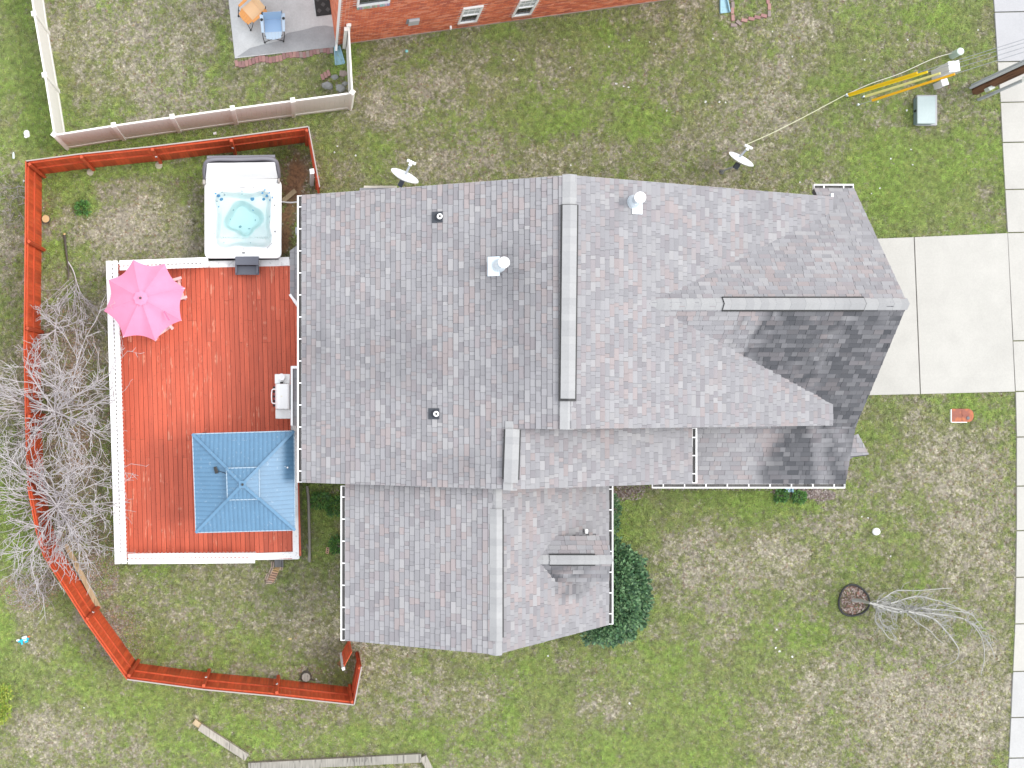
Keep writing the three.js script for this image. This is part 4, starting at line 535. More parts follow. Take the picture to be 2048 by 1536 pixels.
// ---------------------------------------------------------------- grill
{
  const g = thing('gas_grill', 'white lidded gas grill with side shelves against the house', 'grill', P(566, 792, DY)), w = mat([0.74, 0.75, 0.745], 0.4), y = 1.45, B = (px0, py0, px1, py1, yy, h, r = 0.02) => { const a = P(px0, py0, yy), b = P(px1, py1, yy); return rbox((a.x + b.x) / 2, yy - h / 2, (a.z + b.z) / 2, b.x - a.x, h, b.z - a.z, r); };
  part('side_shelf', B(549.5, 748, 580, 767.5, 1.4, 0.05), w, g); part('side_shelf', B(551, 818, 581, 837.5, 1.4, 0.05), w, g);
  { const a = P(551, 768.5, 1.52), b = P(579.5, 817, 1.52), s = new THREE.Shape(), hw = (b.x - a.x) / 2; s.moveTo(-hw, 0); s.quadraticCurveTo(-hw, 0.2, -hw * 0.4, 0.24); s.lineTo(hw * 0.7, 0.24); s.quadraticCurveTo(hw, 0.22, hw, 0); const e = new THREE.ExtrudeGeometry(s, { depth: b.z - a.z, bevelEnabled: true, bevelSize: 0.012, bevelThickness: 0.012, bevelSegments: 2 }); e.translate((a.x + b.x) / 2, 1.36, a.z); const lid = part('lid', e, w, g); part('thermometer', [cyl(V(a.x + hw * 0.85, 1.59, (a.z + b.z) / 2), V(a.x + hw * 0.85, 1.615, (a.z + b.z) / 2), 0.025)], mat([0.7, 0.68, 0.55], 0.4), lid);
    part('handle', tube([P(551, 778, 1.42), P(545, 779, 1.42), P(543.5, 784, 1.42), P(543.5, 801, 1.42), P(545, 806, 1.42), P(551, 807, 1.42)], 0.018, 0.018, 8, 30), M.gutter, lid); }
  part('cabinet', B(553, 769, 579, 816, 1.3, 0.75, 0.01), mat(g3(0.3), 0.5), g); for (const py of [775, 783.5, 793, 802, 811]) { const p = P(549, py, 1.28); part('knob', cyl(V(p.x - 0.05, 1.28, p.z), V(p.x + 0.05, 1.28, p.z), 0.032, 0.036, 12), M.black, g); }
  part('control_panel', [B(548, 771, 552, 814, 1.3, 0.1, 0.01)], mat([0.3, 0.08, 0.1], 0.5), g); part('back_panel', B(579.5, 769, 582, 818, 1.5, 0.5, 0.008), M.black, g); for (const [px, py] of [[554, 772], [578, 772], [554, 814], [578, 814]]) { const p = P(px, py, 0.55); part('leg', box(p.x, 0.53, p.z, 0.05, 0.06, 0.05), M.black, g); } for (const py of [763, 806]) part('hinge', [box(P(583, py, 1.45).x, 1.45, P(583, py, 1.45).z, 0.06, 0.05, py < 800 ? 0.12 : 0.07)], M.black, g); part('igniter', [box(P(563, 765.5, 1.42).x, 1.42, P(563, 765.5, 1.42).z, 0.09, 0.05, 0.05)], M.black, g);
  const bk = P(563, 754, 1.5), t = thing('bucket', 'small white lidded tub on the grill side shelf', 'tub', V(bk.x, 1.4, bk.z)); part('body', [cyl(V(bk.x, 1.4, bk.z), V(bk.x, 1.56, bk.z), 0.085, 0.1, 18)], M.gutter, t); part('lid', [cyl(V(bk.x, 1.56, bk.z), V(bk.x, 1.585, bk.z), 0.108, 0.104, 20)], mat(g3(0.75), 0.4), t); part('handle', tube([V(bk.x, 1.55, bk.z + 0.11), V(bk.x + 0.06, 1.5, bk.z + 0.14), V(bk.x + 0.11, 1.55, bk.z + 0.06)], 0.008, 0.008, 5, 10), mat(g3(0.4), 0.4), t);
}
// ---------------------------------------------------------------- gazebo
{
  const ey = 2.75, ay = 3.36, gz = thing('gazebo', 'blue ribbed metal hip roof gazebo on the red deck', 'gazebo', P(488, 964, DY)), blueT = colorTex(256, (u, v) => { const a = fbm(u * 6, v * 6, 4), b = vn(u * 60, v * 60), s = sstep(0.8, 0.86, fbm(u * 50, v * 50, 2)); return mix3([0.088, 0.192, 0.305].map((x) => x * (0.95 + 0.2 * (a - 0.5) + 0.05 * b)), [0.3, 0.38, 0.45], 0.5 * s); }, 0.5);
  const wornTrim = mat([0.28, 0.37, 0.45], 0.6, { map: paintT }), blue = mat(g3(1), 0.42, { map: blueT }), rim = [[385, 868], [588, 862], [590, 1060], [392, 1065]].map(([a, b]) => P(a, b, ey));
  const ctr = rim[0].clone().add(rim[1]).add(rim[2]).add(rim[3]).multiplyScalar(0.25), tier = (r, y0, y1, f, nP, nm) => {
    const top = V(ctr.x, y1, ctr.z), c = r;
    for (let k = 0; k < 4; k++) { // each slope is a row of pan strips with a raised seam
      const A = c[k], B = c[(k + 1) % 4], N = nP; const n = B.clone().sub(A).cross(top.clone().sub(A)).normalize(); if (n.y < 0) n.negate();
      const hgt = (s) => 1 - Math.abs(2 * s - 1); // how far up the strip reaches
      for (let i = 0; i < N; i++) { const s0 = i / N, s1 = (i + 1) / N, m = (s0 + s1) / 2, e0 = A.clone().lerp(B, s0), e1 = A.clone().lerp(B, s1), mid = A.clone().lerp(B, 0.5), upv = top.clone().sub(mid); const t0 = e0.clone().addScaledVector(upv, hgt(s0)), t1 = e1.clone().addScaledVector(upv, hgt(s1)); const pts = i === 0 ? [e0, e1, t1] : i === N - 1 ? [e0, e1, t0] : [e0, e1, t1, t0]; const gs = [slab(pts, 0.02)]; if (i > 0) { const off = n.clone().multiplyScalar(0.008); gs.push(bar(e0.clone().add(off), t0.clone().add(off).addScaledVector(upv, -0.01), 0.016, 0.024)); } part('roof_panel', gs, blue, gz); }
      const off = V(0, 0.03, 0); part('hip_cap', [bar(A.clone().add(off), top.clone().add(off), 0.085, 0.03)], blue, gz); part('eave_trim', [bar(A.clone().add(V(0, -0.02, 0)), B.clone().add(V(0, -0.02, 0)), 0.03, 0.08)], wornTrim, gz);
    }
  };
  tier(rim, ey, ay, 1, 23, 'roof_panel'); const up2 = rim.map((p) => { const q = p.clone().sub(ctr).multiplyScalar(0.315).add(ctr); q.y = 3.31; return q; }); tier(up2, 3.31, 3.53, 1, 8, 'roof_panel');
  part('crown_plate', [box(ctr.x, 3.545, ctr.z, 0.2, 0.03, 0.2)], blue, gz); part('crown_bolt', [cyl(V(ctr.x, 3.55, ctr.z), V(ctr.x, 3.61, ctr.z), 0.035)], M.black, gz); const frame = mat(g3(0.05), 0.6);
  const inn = rim.map((p) => { const q = p.clone().sub(ctr).multiplyScalar(0.93).add(ctr); return q; }); for (let k = 0; k < 4; k++) { part('post', [bar(V(inn[k].x, DY, inn[k].z), V(inn[k].x, ey - 0.05, inn[k].z), 0.11, 0.11)], frame, gz); part('beam', [bar(inn[k].clone().setY(ey - 0.12), inn[(k + 1) % 4].clone().setY(ey - 0.12), 0.06, 0.12)], frame, gz); }
  const sp = P(432, 940, 3.06), sl2 = thing('solar_panel', 'small black solar panel on the blue gazebo roof', 'solar panel', sp); { const g = new RoundedBoxGeometry(0.11, 0.02, 0.2, 2, 0.01); g.rotateZ(0.42); g.rotateY(0.25); g.translate(sp.x, 3.09, sp.z); part('panel', g, mat(g3(0.015), 0.25), sl2); part('wire', tube([sp.clone().setY(3.08), P(443, 944, 3.13), P(452, 947, 3.2)], 0.008, 0.008, 5, 10), M.black, sl2); part('foot', [box(sp.x, 3.05, sp.z, 0.04, 0.08, 0.04)], M.black, sl2); }
  { const q = P(575, 935, 2.84); single('bird_dropping', [new THREE.SphereGeometry(0.028, 8, 5).scale(1, 0.3, 1).translate(q.x, 2.855, q.z), new THREE.SphereGeometry(0.013, 6, 4).scale(1, 0.3, 1).translate(q.x - 0.07, 2.87, q.z - 0.03)], mat(g3(0.7), 0.8), 'white splat on the right slope of the blue gazebo roof', 'splat'); }
}

// ---------------------------------------------------------------- fences
{ // red picket fence round the back yard
  const base0 = [[638, 398], [617, 284], [468, 304], [318, 322], [183, 336], [84, 349], [83, 510], [81, 700], [84, 850], [88, 965], [104, 1048], [117, 1092], [198, 1219], [275, 1326], [418, 1345], [556, 1358], [703, 1374], [717, 1302]].map(([a, b]) => P(a, b));
  const fe = thing('red_fence', 'red stained wooden picket fence round the back yard', 'fence', base0[5]), HF = 1.72, bb = baseOf(fe);
  const cen = V(-4, 0, 1), fm = [0, 1, 2].map((k) => { const t = fenceT.clone(); t.offset.set(k * 0.33, k * 0.21); t.needsUpdate = true; return mat([[1, 1, 1], [0.9, 0.88, 0.85], [1.08, 1.1, 1.1]][k], 0.66, { map: t }); }), rawTop = mat([0.33, 0.29, 0.27], 0.9), pg = worldUV(new THREE.BoxGeometry(0.1385, 1, 0.018)); let n = 0;
  for (let i = 0; i < base0.length - 1; i++) {
    const a = base0[i], b = base0[i + 1], t = b.clone().sub(a), L = t.length(); t.normalize(); let s = V(-t.z, 0, t.x); if (cen.clone().sub(a).dot(s) < 0) s.negate(); const N = Math.max(1, Math.round(L / 0.142)), ang = Math.atan2(-t.z, t.x);
    for (let k = 0; k < N; k++) { const p = a.clone().addScaledVector(t, (k + 0.5) * L / N), h = HF + rr(-0.015, 0.02), m = new THREE.Mesh(pg, pick(fm)); m.name = 'picket'; m.scale.set(L / N / 0.142, h, 1); m.position.set(p.x - bb.x, h / 2 + 0.03, p.z - bb.z); m.rotation.y = ang + rr(-0.015, 0.015); m.castShadow = m.receiveShadow = true; fe.add(m); n++; }
    for (const y of [0.9, 1.6]) part('rail', bar(a.clone().addScaledVector(s, 0.03).setY(y), b.clone().addScaledVector(s, 0.03).setY(y), 0.04, 0.085), pick(fm), fe);
    part('cap_rail', bar(a.clone().addScaledVector(s, 0.0).setY(HF + 0.055), b.clone().setY(HF + 0.055), 0.035, 0.02), i > 12 || i < 5 ? rawTop : fm[1], fe);
  }
  const whitePlate = mat(g3(0.6), 0.6);
  for (const [px, py, plate] of [[188, 340, 0], [322, 326, 1], [471, 309, 1], [90, 354, 0], [89, 500, 0], [86, 664, 0], [89, 830, 0], [92, 965, 0], [119, 1079, 0], [199, 1213, 1], [278, 1320, 0], [419, 1339, 1], [557, 1352, 1], [700, 1370, 0], [714, 1306, 0], [614, 290, 0], [634, 378, 0]]) {
    const p = P(px, py), o = part('post', [box(p.x, 0.86, p.z, 0.09, 1.76, 0.09, Math.atan2(p.x - cen.x, p.z - cen.z))], fm[1], fe); if (plate) { const d = cen.clone().sub(p).setY(0).normalize(); const q = p.clone().addScaledVector(d, 0.055).setY(1.0); part('bracket', [box(q.x, 1.0, q.z, 0.06, 0.09, 0.02, Math.atan2(d.x, d.z))], whitePlate, o); part('bracket_bolt', [box(q.x + d.x * 0.012, 1.0, q.z + d.z * 0.012, 0.03, 0.04, 0.01, Math.atan2(d.x, d.z))], M.black, o); }
  }
  for (const [px, py, r] of [[318, 331, .13], [181, 345, .12]]) { const p = P(px, py); part('post_footing', cyl(V(p.x, 0, p.z), V(p.x, 0.05, p.z), r, r * 0.9, 14), mat([0.42, 0.39, 0.31], 0.95, { map: patioT }), fe); }
  // short red panel by the house corner and white gate latch parts
  const gp = thing('gate_panel', 'narrow red gate leaf beside the wing corner', 'gate', P(695, 1300)), a = P(684, 1304), b = P(699, 1276); for (let k = 0; k < 6; k++) { const p = a.clone().lerp(b, (k + 0.5) / 6); part('picket', [box(p.x, 0.85, p.z, 0.085, 1.65, 0.018, Math.atan2(-(b.z - a.z), b.x - a.x))], fm[k % 3], gp); } part('rail', [bar(a.clone().setY(1.4), b.clone().setY(1.4), 0.05, 0.08), bar(a.clone().setY(0.4), b.clone().setY(0.4), 0.05, 0.08)], fm[1], gp); part('end_post', [box(a.x - 0.02, 0.86, a.z + 0.05, 0.09, 1.72, 0.09, 0.4)], whitePlate, gp);
  const pw = thing('fence_post_wrap', 'white painted sleeve on the red fence beside the hot tub', 'post sleeve', P(627, 362)); part('sleeve', [box(P(626, 368).x - 0.04, 0.86, P(626, 368).z, 0.11, 1.75, 0.13, 0.15)], whitePlate, pw); part('cap', [box(P(626, 368).x - 0.04, 1.745, P(626, 368).z, 0.13, 0.03, 0.15, 0.15)], M.gutter, pw);
  console.log('pickets', n);
}
{ // cream vinyl fence of the neighbour's yard
  const vf = thing('vinyl_fence', 'cream vinyl panel fence round the neighbouring yard', 'fence', P(135, 297)), HV = 1.6, bb = baseOf(vf), pts = [[78, -62], [97, 68], [117, 184], [135, 297], [248, 279], [359, 263], [473, 247], [587, 232], [700, 217], [693, 88]].map(([a, b]) => P(a, b)), pg = new Map();
  for (let i = 0; i < pts.length - 1; i++) {
    const a = pts[i], b = pts[i + 1], t = b.clone().sub(a), L = t.length(); t.normalize(); const ang = Math.atan2(-t.z, t.x), N = Math.max(1, Math.round((L - 0.12) / 0.155)), w = (L - 0.12) / N, key = w.toFixed(4); if (!pg.has(key)) pg.set(key, worldUV(new RoundedBoxGeometry(w - 0.003, HV - 0.24, 0.022, 1, 0.004)));
    for (let k = 0; k < N; k++) { const p = a.clone().addScaledVector(t, 0.06 + (k + 0.5) * w), m = new THREE.Mesh(pg.get(key), M.vinyl); m.name = 'board'; m.position.set(p.x - bb.x, HV / 2 - 0.01, p.z - bb.z); m.rotation.y = ang; m.castShadow = m.receiveShadow = true; vf.add(m); }
    for (const y of [0.12, HV - 0.08]) part('rail', bar(a.clone().setY(y), b.clone().setY(y), 0.05, 0.15), M.vinyl, vf);
  }
  pts.forEach((p, i) => { const q = pts[Math.min(i + 1, pts.length - 1)], r = pts[Math.max(i - 1, 0)], ang = Math.atan2(-(q.z - r.z), q.x - r.x); const o = part('post', [rbox(p.x, 0.83, p.z, 0.128, 1.66, 0.128, 0.008, ang)], M.vinyl, vf); const g = new THREE.ConeGeometry(0.105, 0.05, 4); g.rotateY(Math.PI / 4 + ang); g.translate(p.x, 1.705, p.z); part('post_cap', [rbox(p.x, 1.67, p.z, 0.15, 0.03, 0.15, 0.006, ang), g], M.vinyl, o); });
  const g2 = thing('vinyl_gate_post', 'short white vinyl post against the brick corner', 'post', P(687, 92)); part('post', [rbox(P(688, 96).x, 0.8, P(688, 96).z, 0.1, 1.6, 0.1, 0.01)], M.vinyl, g2); part('cap', [rbox(P(688, 96).x, 1.61, P(688, 96).z, 0.12, 0.03, 0.12, 0.01)], M.vinyl, g2);
}
// ---------------------------------------------------------------- the neighbour's brick house
{
  const A = P(672, 90), B = P(1420, -12.5), nb = thing('brick_house', 'neighbouring orange brick house with white framed windows', 'house', A), t = B.clone().sub(A).normalize(), s = V(-t.z, 0, t.x); if (s.z < 0) s.negate(); // s points out of the south wall
  const ang = Math.atan2(-t.z, t.x), HW = 5.2, at = (u, y, k = 0) => A.clone().addScaledVector(t, u).addScaledVector(s, k).setY(y), L = A.distanceTo(B), Lw = 7;
  const boxL = (u, y, k, su, sy, sk) => { const g = new THREE.BoxGeometry(su, sy, sk); g.rotateY(ang); const p = at(u, y, k); g.translate(p.x, p.y, p.z); return g; };
  const wallM = mat([0.74, 0.66, 0.58], 0.95, { map: patioT });
  part('wall', [boxL(L / 2, HW / 2, -0.16, L, HW, 0.3), boxL(0.16, HW / 2, -Lw / 2, 0.3, HW, Lw)], wallM, nb);
  // openings (distance along the wall, sill height, width, height)
  const U = (px, py) => { const p = P(px, py); return p.clone().sub(A).dot(t); };
  const wins = [[U(704, 86), 2.92, 0.97, 1.3], [U(910, 57), 0.46, 0.62, 1.2], [U(1017, 43), 0.44, 0.62, 1.25]];
  const inWin = (u, y) => wins.some(([a, b, w, h]) => u > a - 0.04 && u < a + w + 0.04 && y > b - 0.09 && y < b + h + 0.05);
  const BC = [[0.62, 0.175, 0.085], [0.57, 0.15, 0.07], [0.66, 0.215, 0.11], [0.52, 0.13, 0.07], [0.66, 0.25, 0.15], [0.45, 0.12, 0.075]], gs = [];
  const course = 0.076, bl = 0.205; const b1 = new THREE.BoxGeometry(1, 1, 1);
  const brM = BC.map((c) => mat(c, 0.9)), brG = worldUV(new THREE.BoxGeometry(bl - 0.016, course - 0.013, 0.02)), bb = baseOf(nb); let nOwn = 0;
  for (let r = 0; r * course < HW - 0.1; r++) { const y = 0.05 + (r + 0.5) * course;
    for (let k = -1; k * bl < L; k++) { const u = k * bl + (r % 2) * bl / 2 + bl / 2; if (u < 0.05 || u > L || inWin(u, y)) continue; const p = at(u, y, 0.0 + rr(-0.002, 0.003)), ci = Math.floor(rnd() * BC.length), v = rr(0.88, 1.12);
      if (y > 1.3 && u > 0.4 && u < 4.4 && nOwn < 300) { const m = new THREE.Mesh(brG, brM[ci]); m.name = 'brick'; m.position.set(p.x - bb.x, p.y - bb.y, p.z - bb.z); m.rotation.y = ang; m.castShadow = m.receiveShadow = true; nb.add(m); nOwn++; continue; }
      const g = b1.clone(); g.scale(bl - 0.016, course - 0.013, 0.02); g.rotateY(ang); g.translate(p.x, p.y, p.z); gs.push(tint(g, BC[ci].map((x) => x * v))); }
    for (let k = 0; k * bl < 3.2; k++) { const q = k * bl + (r % 2) * bl / 2 + bl / 2, g = b1.clone(); g.scale(0.02, course - 0.013, bl - 0.016); g.rotateY(ang); const p = at(0.0, y, -q); g.translate(p.x, p.y, p.z); const c = pick(BC), v = rr(0.88, 1.12); gs.push(tint(g, c.map((x) => x * v))); } }
  const bm = part('brickwork', gs, mat(g3(1), 0.9, { vertexColors: true }), nb); bm.userData.kind = 'stuff';
  const glass = new THREE.MeshStandardMaterial({ color: new THREE.Color(0.02, 0.025, 0.03), roughness: 0.06, metalness: 0, side: THREE.DoubleSide }), blind = mat([0.42, 0.45, 0.45], 0.6);
  wins.forEach(([u, y, w, h], i) => {
    const fr = [boxL(u + 0.03, y + h / 2, 0.02, 0.06, h, 0.06), boxL(u + w - 0.03, y + h / 2, 0.02, 0.06, h, 0.06), boxL(u + w / 2, y + 0.03, 0.02, w - 0.12, 0.06, 0.06), boxL(u + w / 2, y + h - 0.03, 0.02, w - 0.12, 0.06, 0.06), boxL(u + w / 2, y + h * 0.52, 0.022, w - 0.12, 0.055, 0.05)];
    const o = part('window', fr, M.gutter, nb); part('pane', [boxL(u + w / 2, y + h * 0.27, -0.005, w - 0.1, h * 0.5, 0.008)], glass, o); part('pane', [boxL(u + w / 2, y + h * 0.75, 0.006, w - 0.1, h * 0.46, 0.008)], i ? blind : glass, o);
    for (const f of [1 / 3, 2 / 3]) { part('muntin', [boxL(u + w * f, y + h * 0.76, 0.018, 0.018, h * 0.42, 0.012)], M.gutter, o); part('muntin', [boxL(u + w * f, y + h * 0.27, 0.005, 0.012, h * 0.44, 0.006)], mat(g3(0.1), 0.5), o); } part('muntin', [boxL(u + w / 2, y + h * 0.76, 0.018, w - 0.12, 0.018, 0.012)], M.gutter, o); part('muntin', [boxL(u + w / 2, y + h * 0.27, 0.005, w - 0.12, 0.012, 0.006)], mat(g3(0.1), 0.5), o);
    for (let k = 0; k * 0.075 < w; k++) part('sill_brick', [boxL(u + 0.037 + k * 0.075, y - 0.05, 0.035, 0.066, 0.085, 0.11)], mat(i ? [0.3, 0.13, 0.085] : [0.33, 0.31, 0.3].map((x) => x * rr(0.6, 1.3)), 0.95), o);
  });
  const vu = U(813, 72); part('vent_box', [boxL(vu + 0.1, 1.2, 0.05, 0.32, 0.33, 0.09)], mat([0.42, 0.43, 0.44], 0.5), nb); part('vent_flange', [boxL(vu + 0.07, 1.21, 0.018, 0.4, 0.37, 0.014)], mat([0.25, 0.27, 0.29], 0.5), nb);
  part('downspout', [bar(at(0.0, 0.25, 0.06), at(0.0, 4.9, 0.06), 0.075, 0.06), bar(at(0.0, 0.26, 0.06), at(-0.03, 0.12, 0.22), 0.075, 0.06)], M.gutter, nb); part('spigot', [boxL(U(898, 58), 0.3, 0.06, 0.05, 0.1, 0.1)], M.gutter, nb);
  part('roof', [slab([at(-0.4, HW, 0.3), at(L, HW, 0.3), at(L, HW + 1.4, -3.5), at(-0.4, HW + 1.4, -3.5)], 0.15), slab([at(-0.4, HW, -7.3), at(L, HW, -7.3), at(L, HW + 1.4, -3.5), at(-0.4, HW + 1.4, -3.5)], 0.15)], mat([0.16, 0.15, 0.14], 0.95), nb); part('foundation', [boxL(L / 2, 0.03, 0.02, L, 0.06, 0.03)], mat([0.3, 0.24, 0.2], 0.95), nb);
}
// ---------------------------------------------------------------- camp chairs on the patio
function campChair(p, ang, col, colL, label) {
  const t = thing('camp_chair', label, 'chair', p), fab = mat(col, 0.85), fab2 = mat(colL, 0.85), tb = M.black, L = (gs, n, m, par = t) => { const g = joinG(gs); g.rotateY(ang); g.translate(p.x, 0.07, p.z); return part(n, g, m, par); };
  // faces +z: seat front at z = 0.28, back at z = -0.25
  const seat = L([slab([V(-0.27, 0.42, -0.2), V(0.27, 0.42, -0.2), V(0.27, 0.44, 0.2), V(-0.27, 0.44, 0.2)], 0.015)], 'seat', fab), fl = [];
  for (let k = 0; k < 5; k++) { const x0 = -0.28 + k * 0.112, x1 = x0 + 0.106; fl.push(slab([V(x0, 0.445, 0.2), V(x1, 0.445, 0.2), V(x1 * 0.82, 0.36, 0.38 + 0.03 * Math.cos((k - 2) * 0.8)), V(x0 * 0.82, 0.36, 0.38 + 0.03 * Math.cos((k - 2) * 0.8))], 0.012)); } L(fl, 'seat_front', fab2);
  L([slab([V(-0.27, 0.43, -0.2), V(0.27, 0.43, -0.2), V(0.3, 0.76, -0.3), V(-0.3, 0.76, -0.3)], 0.015)], 'backrest', fab);
  for (const s of [-1, 1]) { const arm = L([slab([V(s * 0.29, 0.63, -0.32), V(s * 0.40, 0.62, -0.30), V(s * 0.37, 0.6, 0.26), V(s * 0.29, 0.6, 0.26)], 0.02)], 'armrest', fab2); L([cyl(V(s * 0.345, 0.62, -0.14), V(s * 0.345, 0.634, -0.14), 0.045, 0.045, 14)], 'cup_holder', tb, arm);
    L([tube([V(s * 0.3, 0.0, 0.36), V(s * 0.34, 0.3, 0.3), V(s * 0.34, 0.6, 0.24)], 0.013, 0.013, 6, 8), cyl(V(s * 0.3, 0, 0.36), V(s * 0.3, 0.03, 0.36), 0.028)], 'leg', tb); L([tube([V(s * 0.33, 0, -0.3), V(s * 0.3, 0.5, -0.3), V(s * 0.3, 0.78, -0.32)], 0.013, 0.013, 6, 8)], 'leg', tb); L([cyl(V(s * 0.3, 0.05, 0.36), V(-s * 0.3, 0.42, 0.3), 0.01)], 'brace', tb); }
}
campChair(P(547, 62, 0.07), 0.06, [0.27, 0.41, 0.6], [0.42, 0.53, 0.64], 'pale blue folding camp chair on the concrete patio');
campChair(P(506, 32, 0.07), -0.85, [0.68, 0.46, 0.27], [0.62, 0.28, 0.09], 'orange folding camp chair on the concrete patio');
// ---------------------------------------------------------------- satellite dishes
function dish(c, face, mastBase, label) { // c: dish centre, face: direction it looks
  const t = thing('satellite_dish', label, 'satellite dish', mastBase), f = face.clone().normalize(), side = V(0, 1, 0).cross(f).normalize(), upd = f.clone().cross(side), w = mat([0.74, 0.77, 0.78], 0.45), g = new THREE.SphereGeometry(0.75, 28, 8, 0, 6.2832, 0, 0.575); g.scale(1.05, 1, 0.93); g.translate(0, -0.75, 0); g.rotateX(Math.PI); // bowl opening to +y
  g.applyMatrix4(new THREE.Matrix4().makeBasis(side, f, upd.clone().negate())); g.translate(c.x, c.y, c.z); part('reflector', g, w, t);
  const low = c.clone().addScaledVector(upd, -0.33), feed = c.clone().addScaledVector(f, 0.5).addScaledVector(upd, -0.16); part('feed_arm', bar(low, feed, 0.06, 0.05), M.conduit, t); part('feed_horn', [cyl(feed.clone(), feed.clone().addScaledVector(f, -0.1).addScaledVector(upd, 0.03), 0.045, 0.055, 12), bar(feed.clone().addScaledVector(side, -0.13), feed.clone().addScaledVector(side, 0.13), 0.06, 0.07)], w, t);
  const bk = c.clone().addScaledVector(f, -0.1); part('bracket', [bar(c.clone().addScaledVector(f, -0.02), bk.clone().addScaledVector(f, -0.1), 0.14, 0.16)], mat([0.05, 0.06, 0.08], 0.6), t); part('mast', tube([mastBase.clone(), mastBase.clone().lerp(V(bk.x, mastBase.y, bk.z), 0.1).setY(lerp(mastBase.y, bk.y, 0.5)), bk.clone().addScaledVector(f, -0.06)], 0.028, 0.028, 10, 14), M.conduit, t); part('foot', [cyl(mastBase.clone(), mastBase.clone().add(V(0, 0.04, 0)), 0.1, 0.08, 12)], mat(g3(0.08), 0.7), t);
}
dish(P(806, 359, 4.0), V(0.42, 0.6, -0.86), V(P(800, 371, 3.9).x, 3.62, -5.62), 'white satellite dish on the upper roof edge, near the cream fence');
dish(P(1478, 325, 0.95), V(0.42, 0.75, -0.86), P(1443, 344), 'white satellite dish on a short mast standing in the lawn');
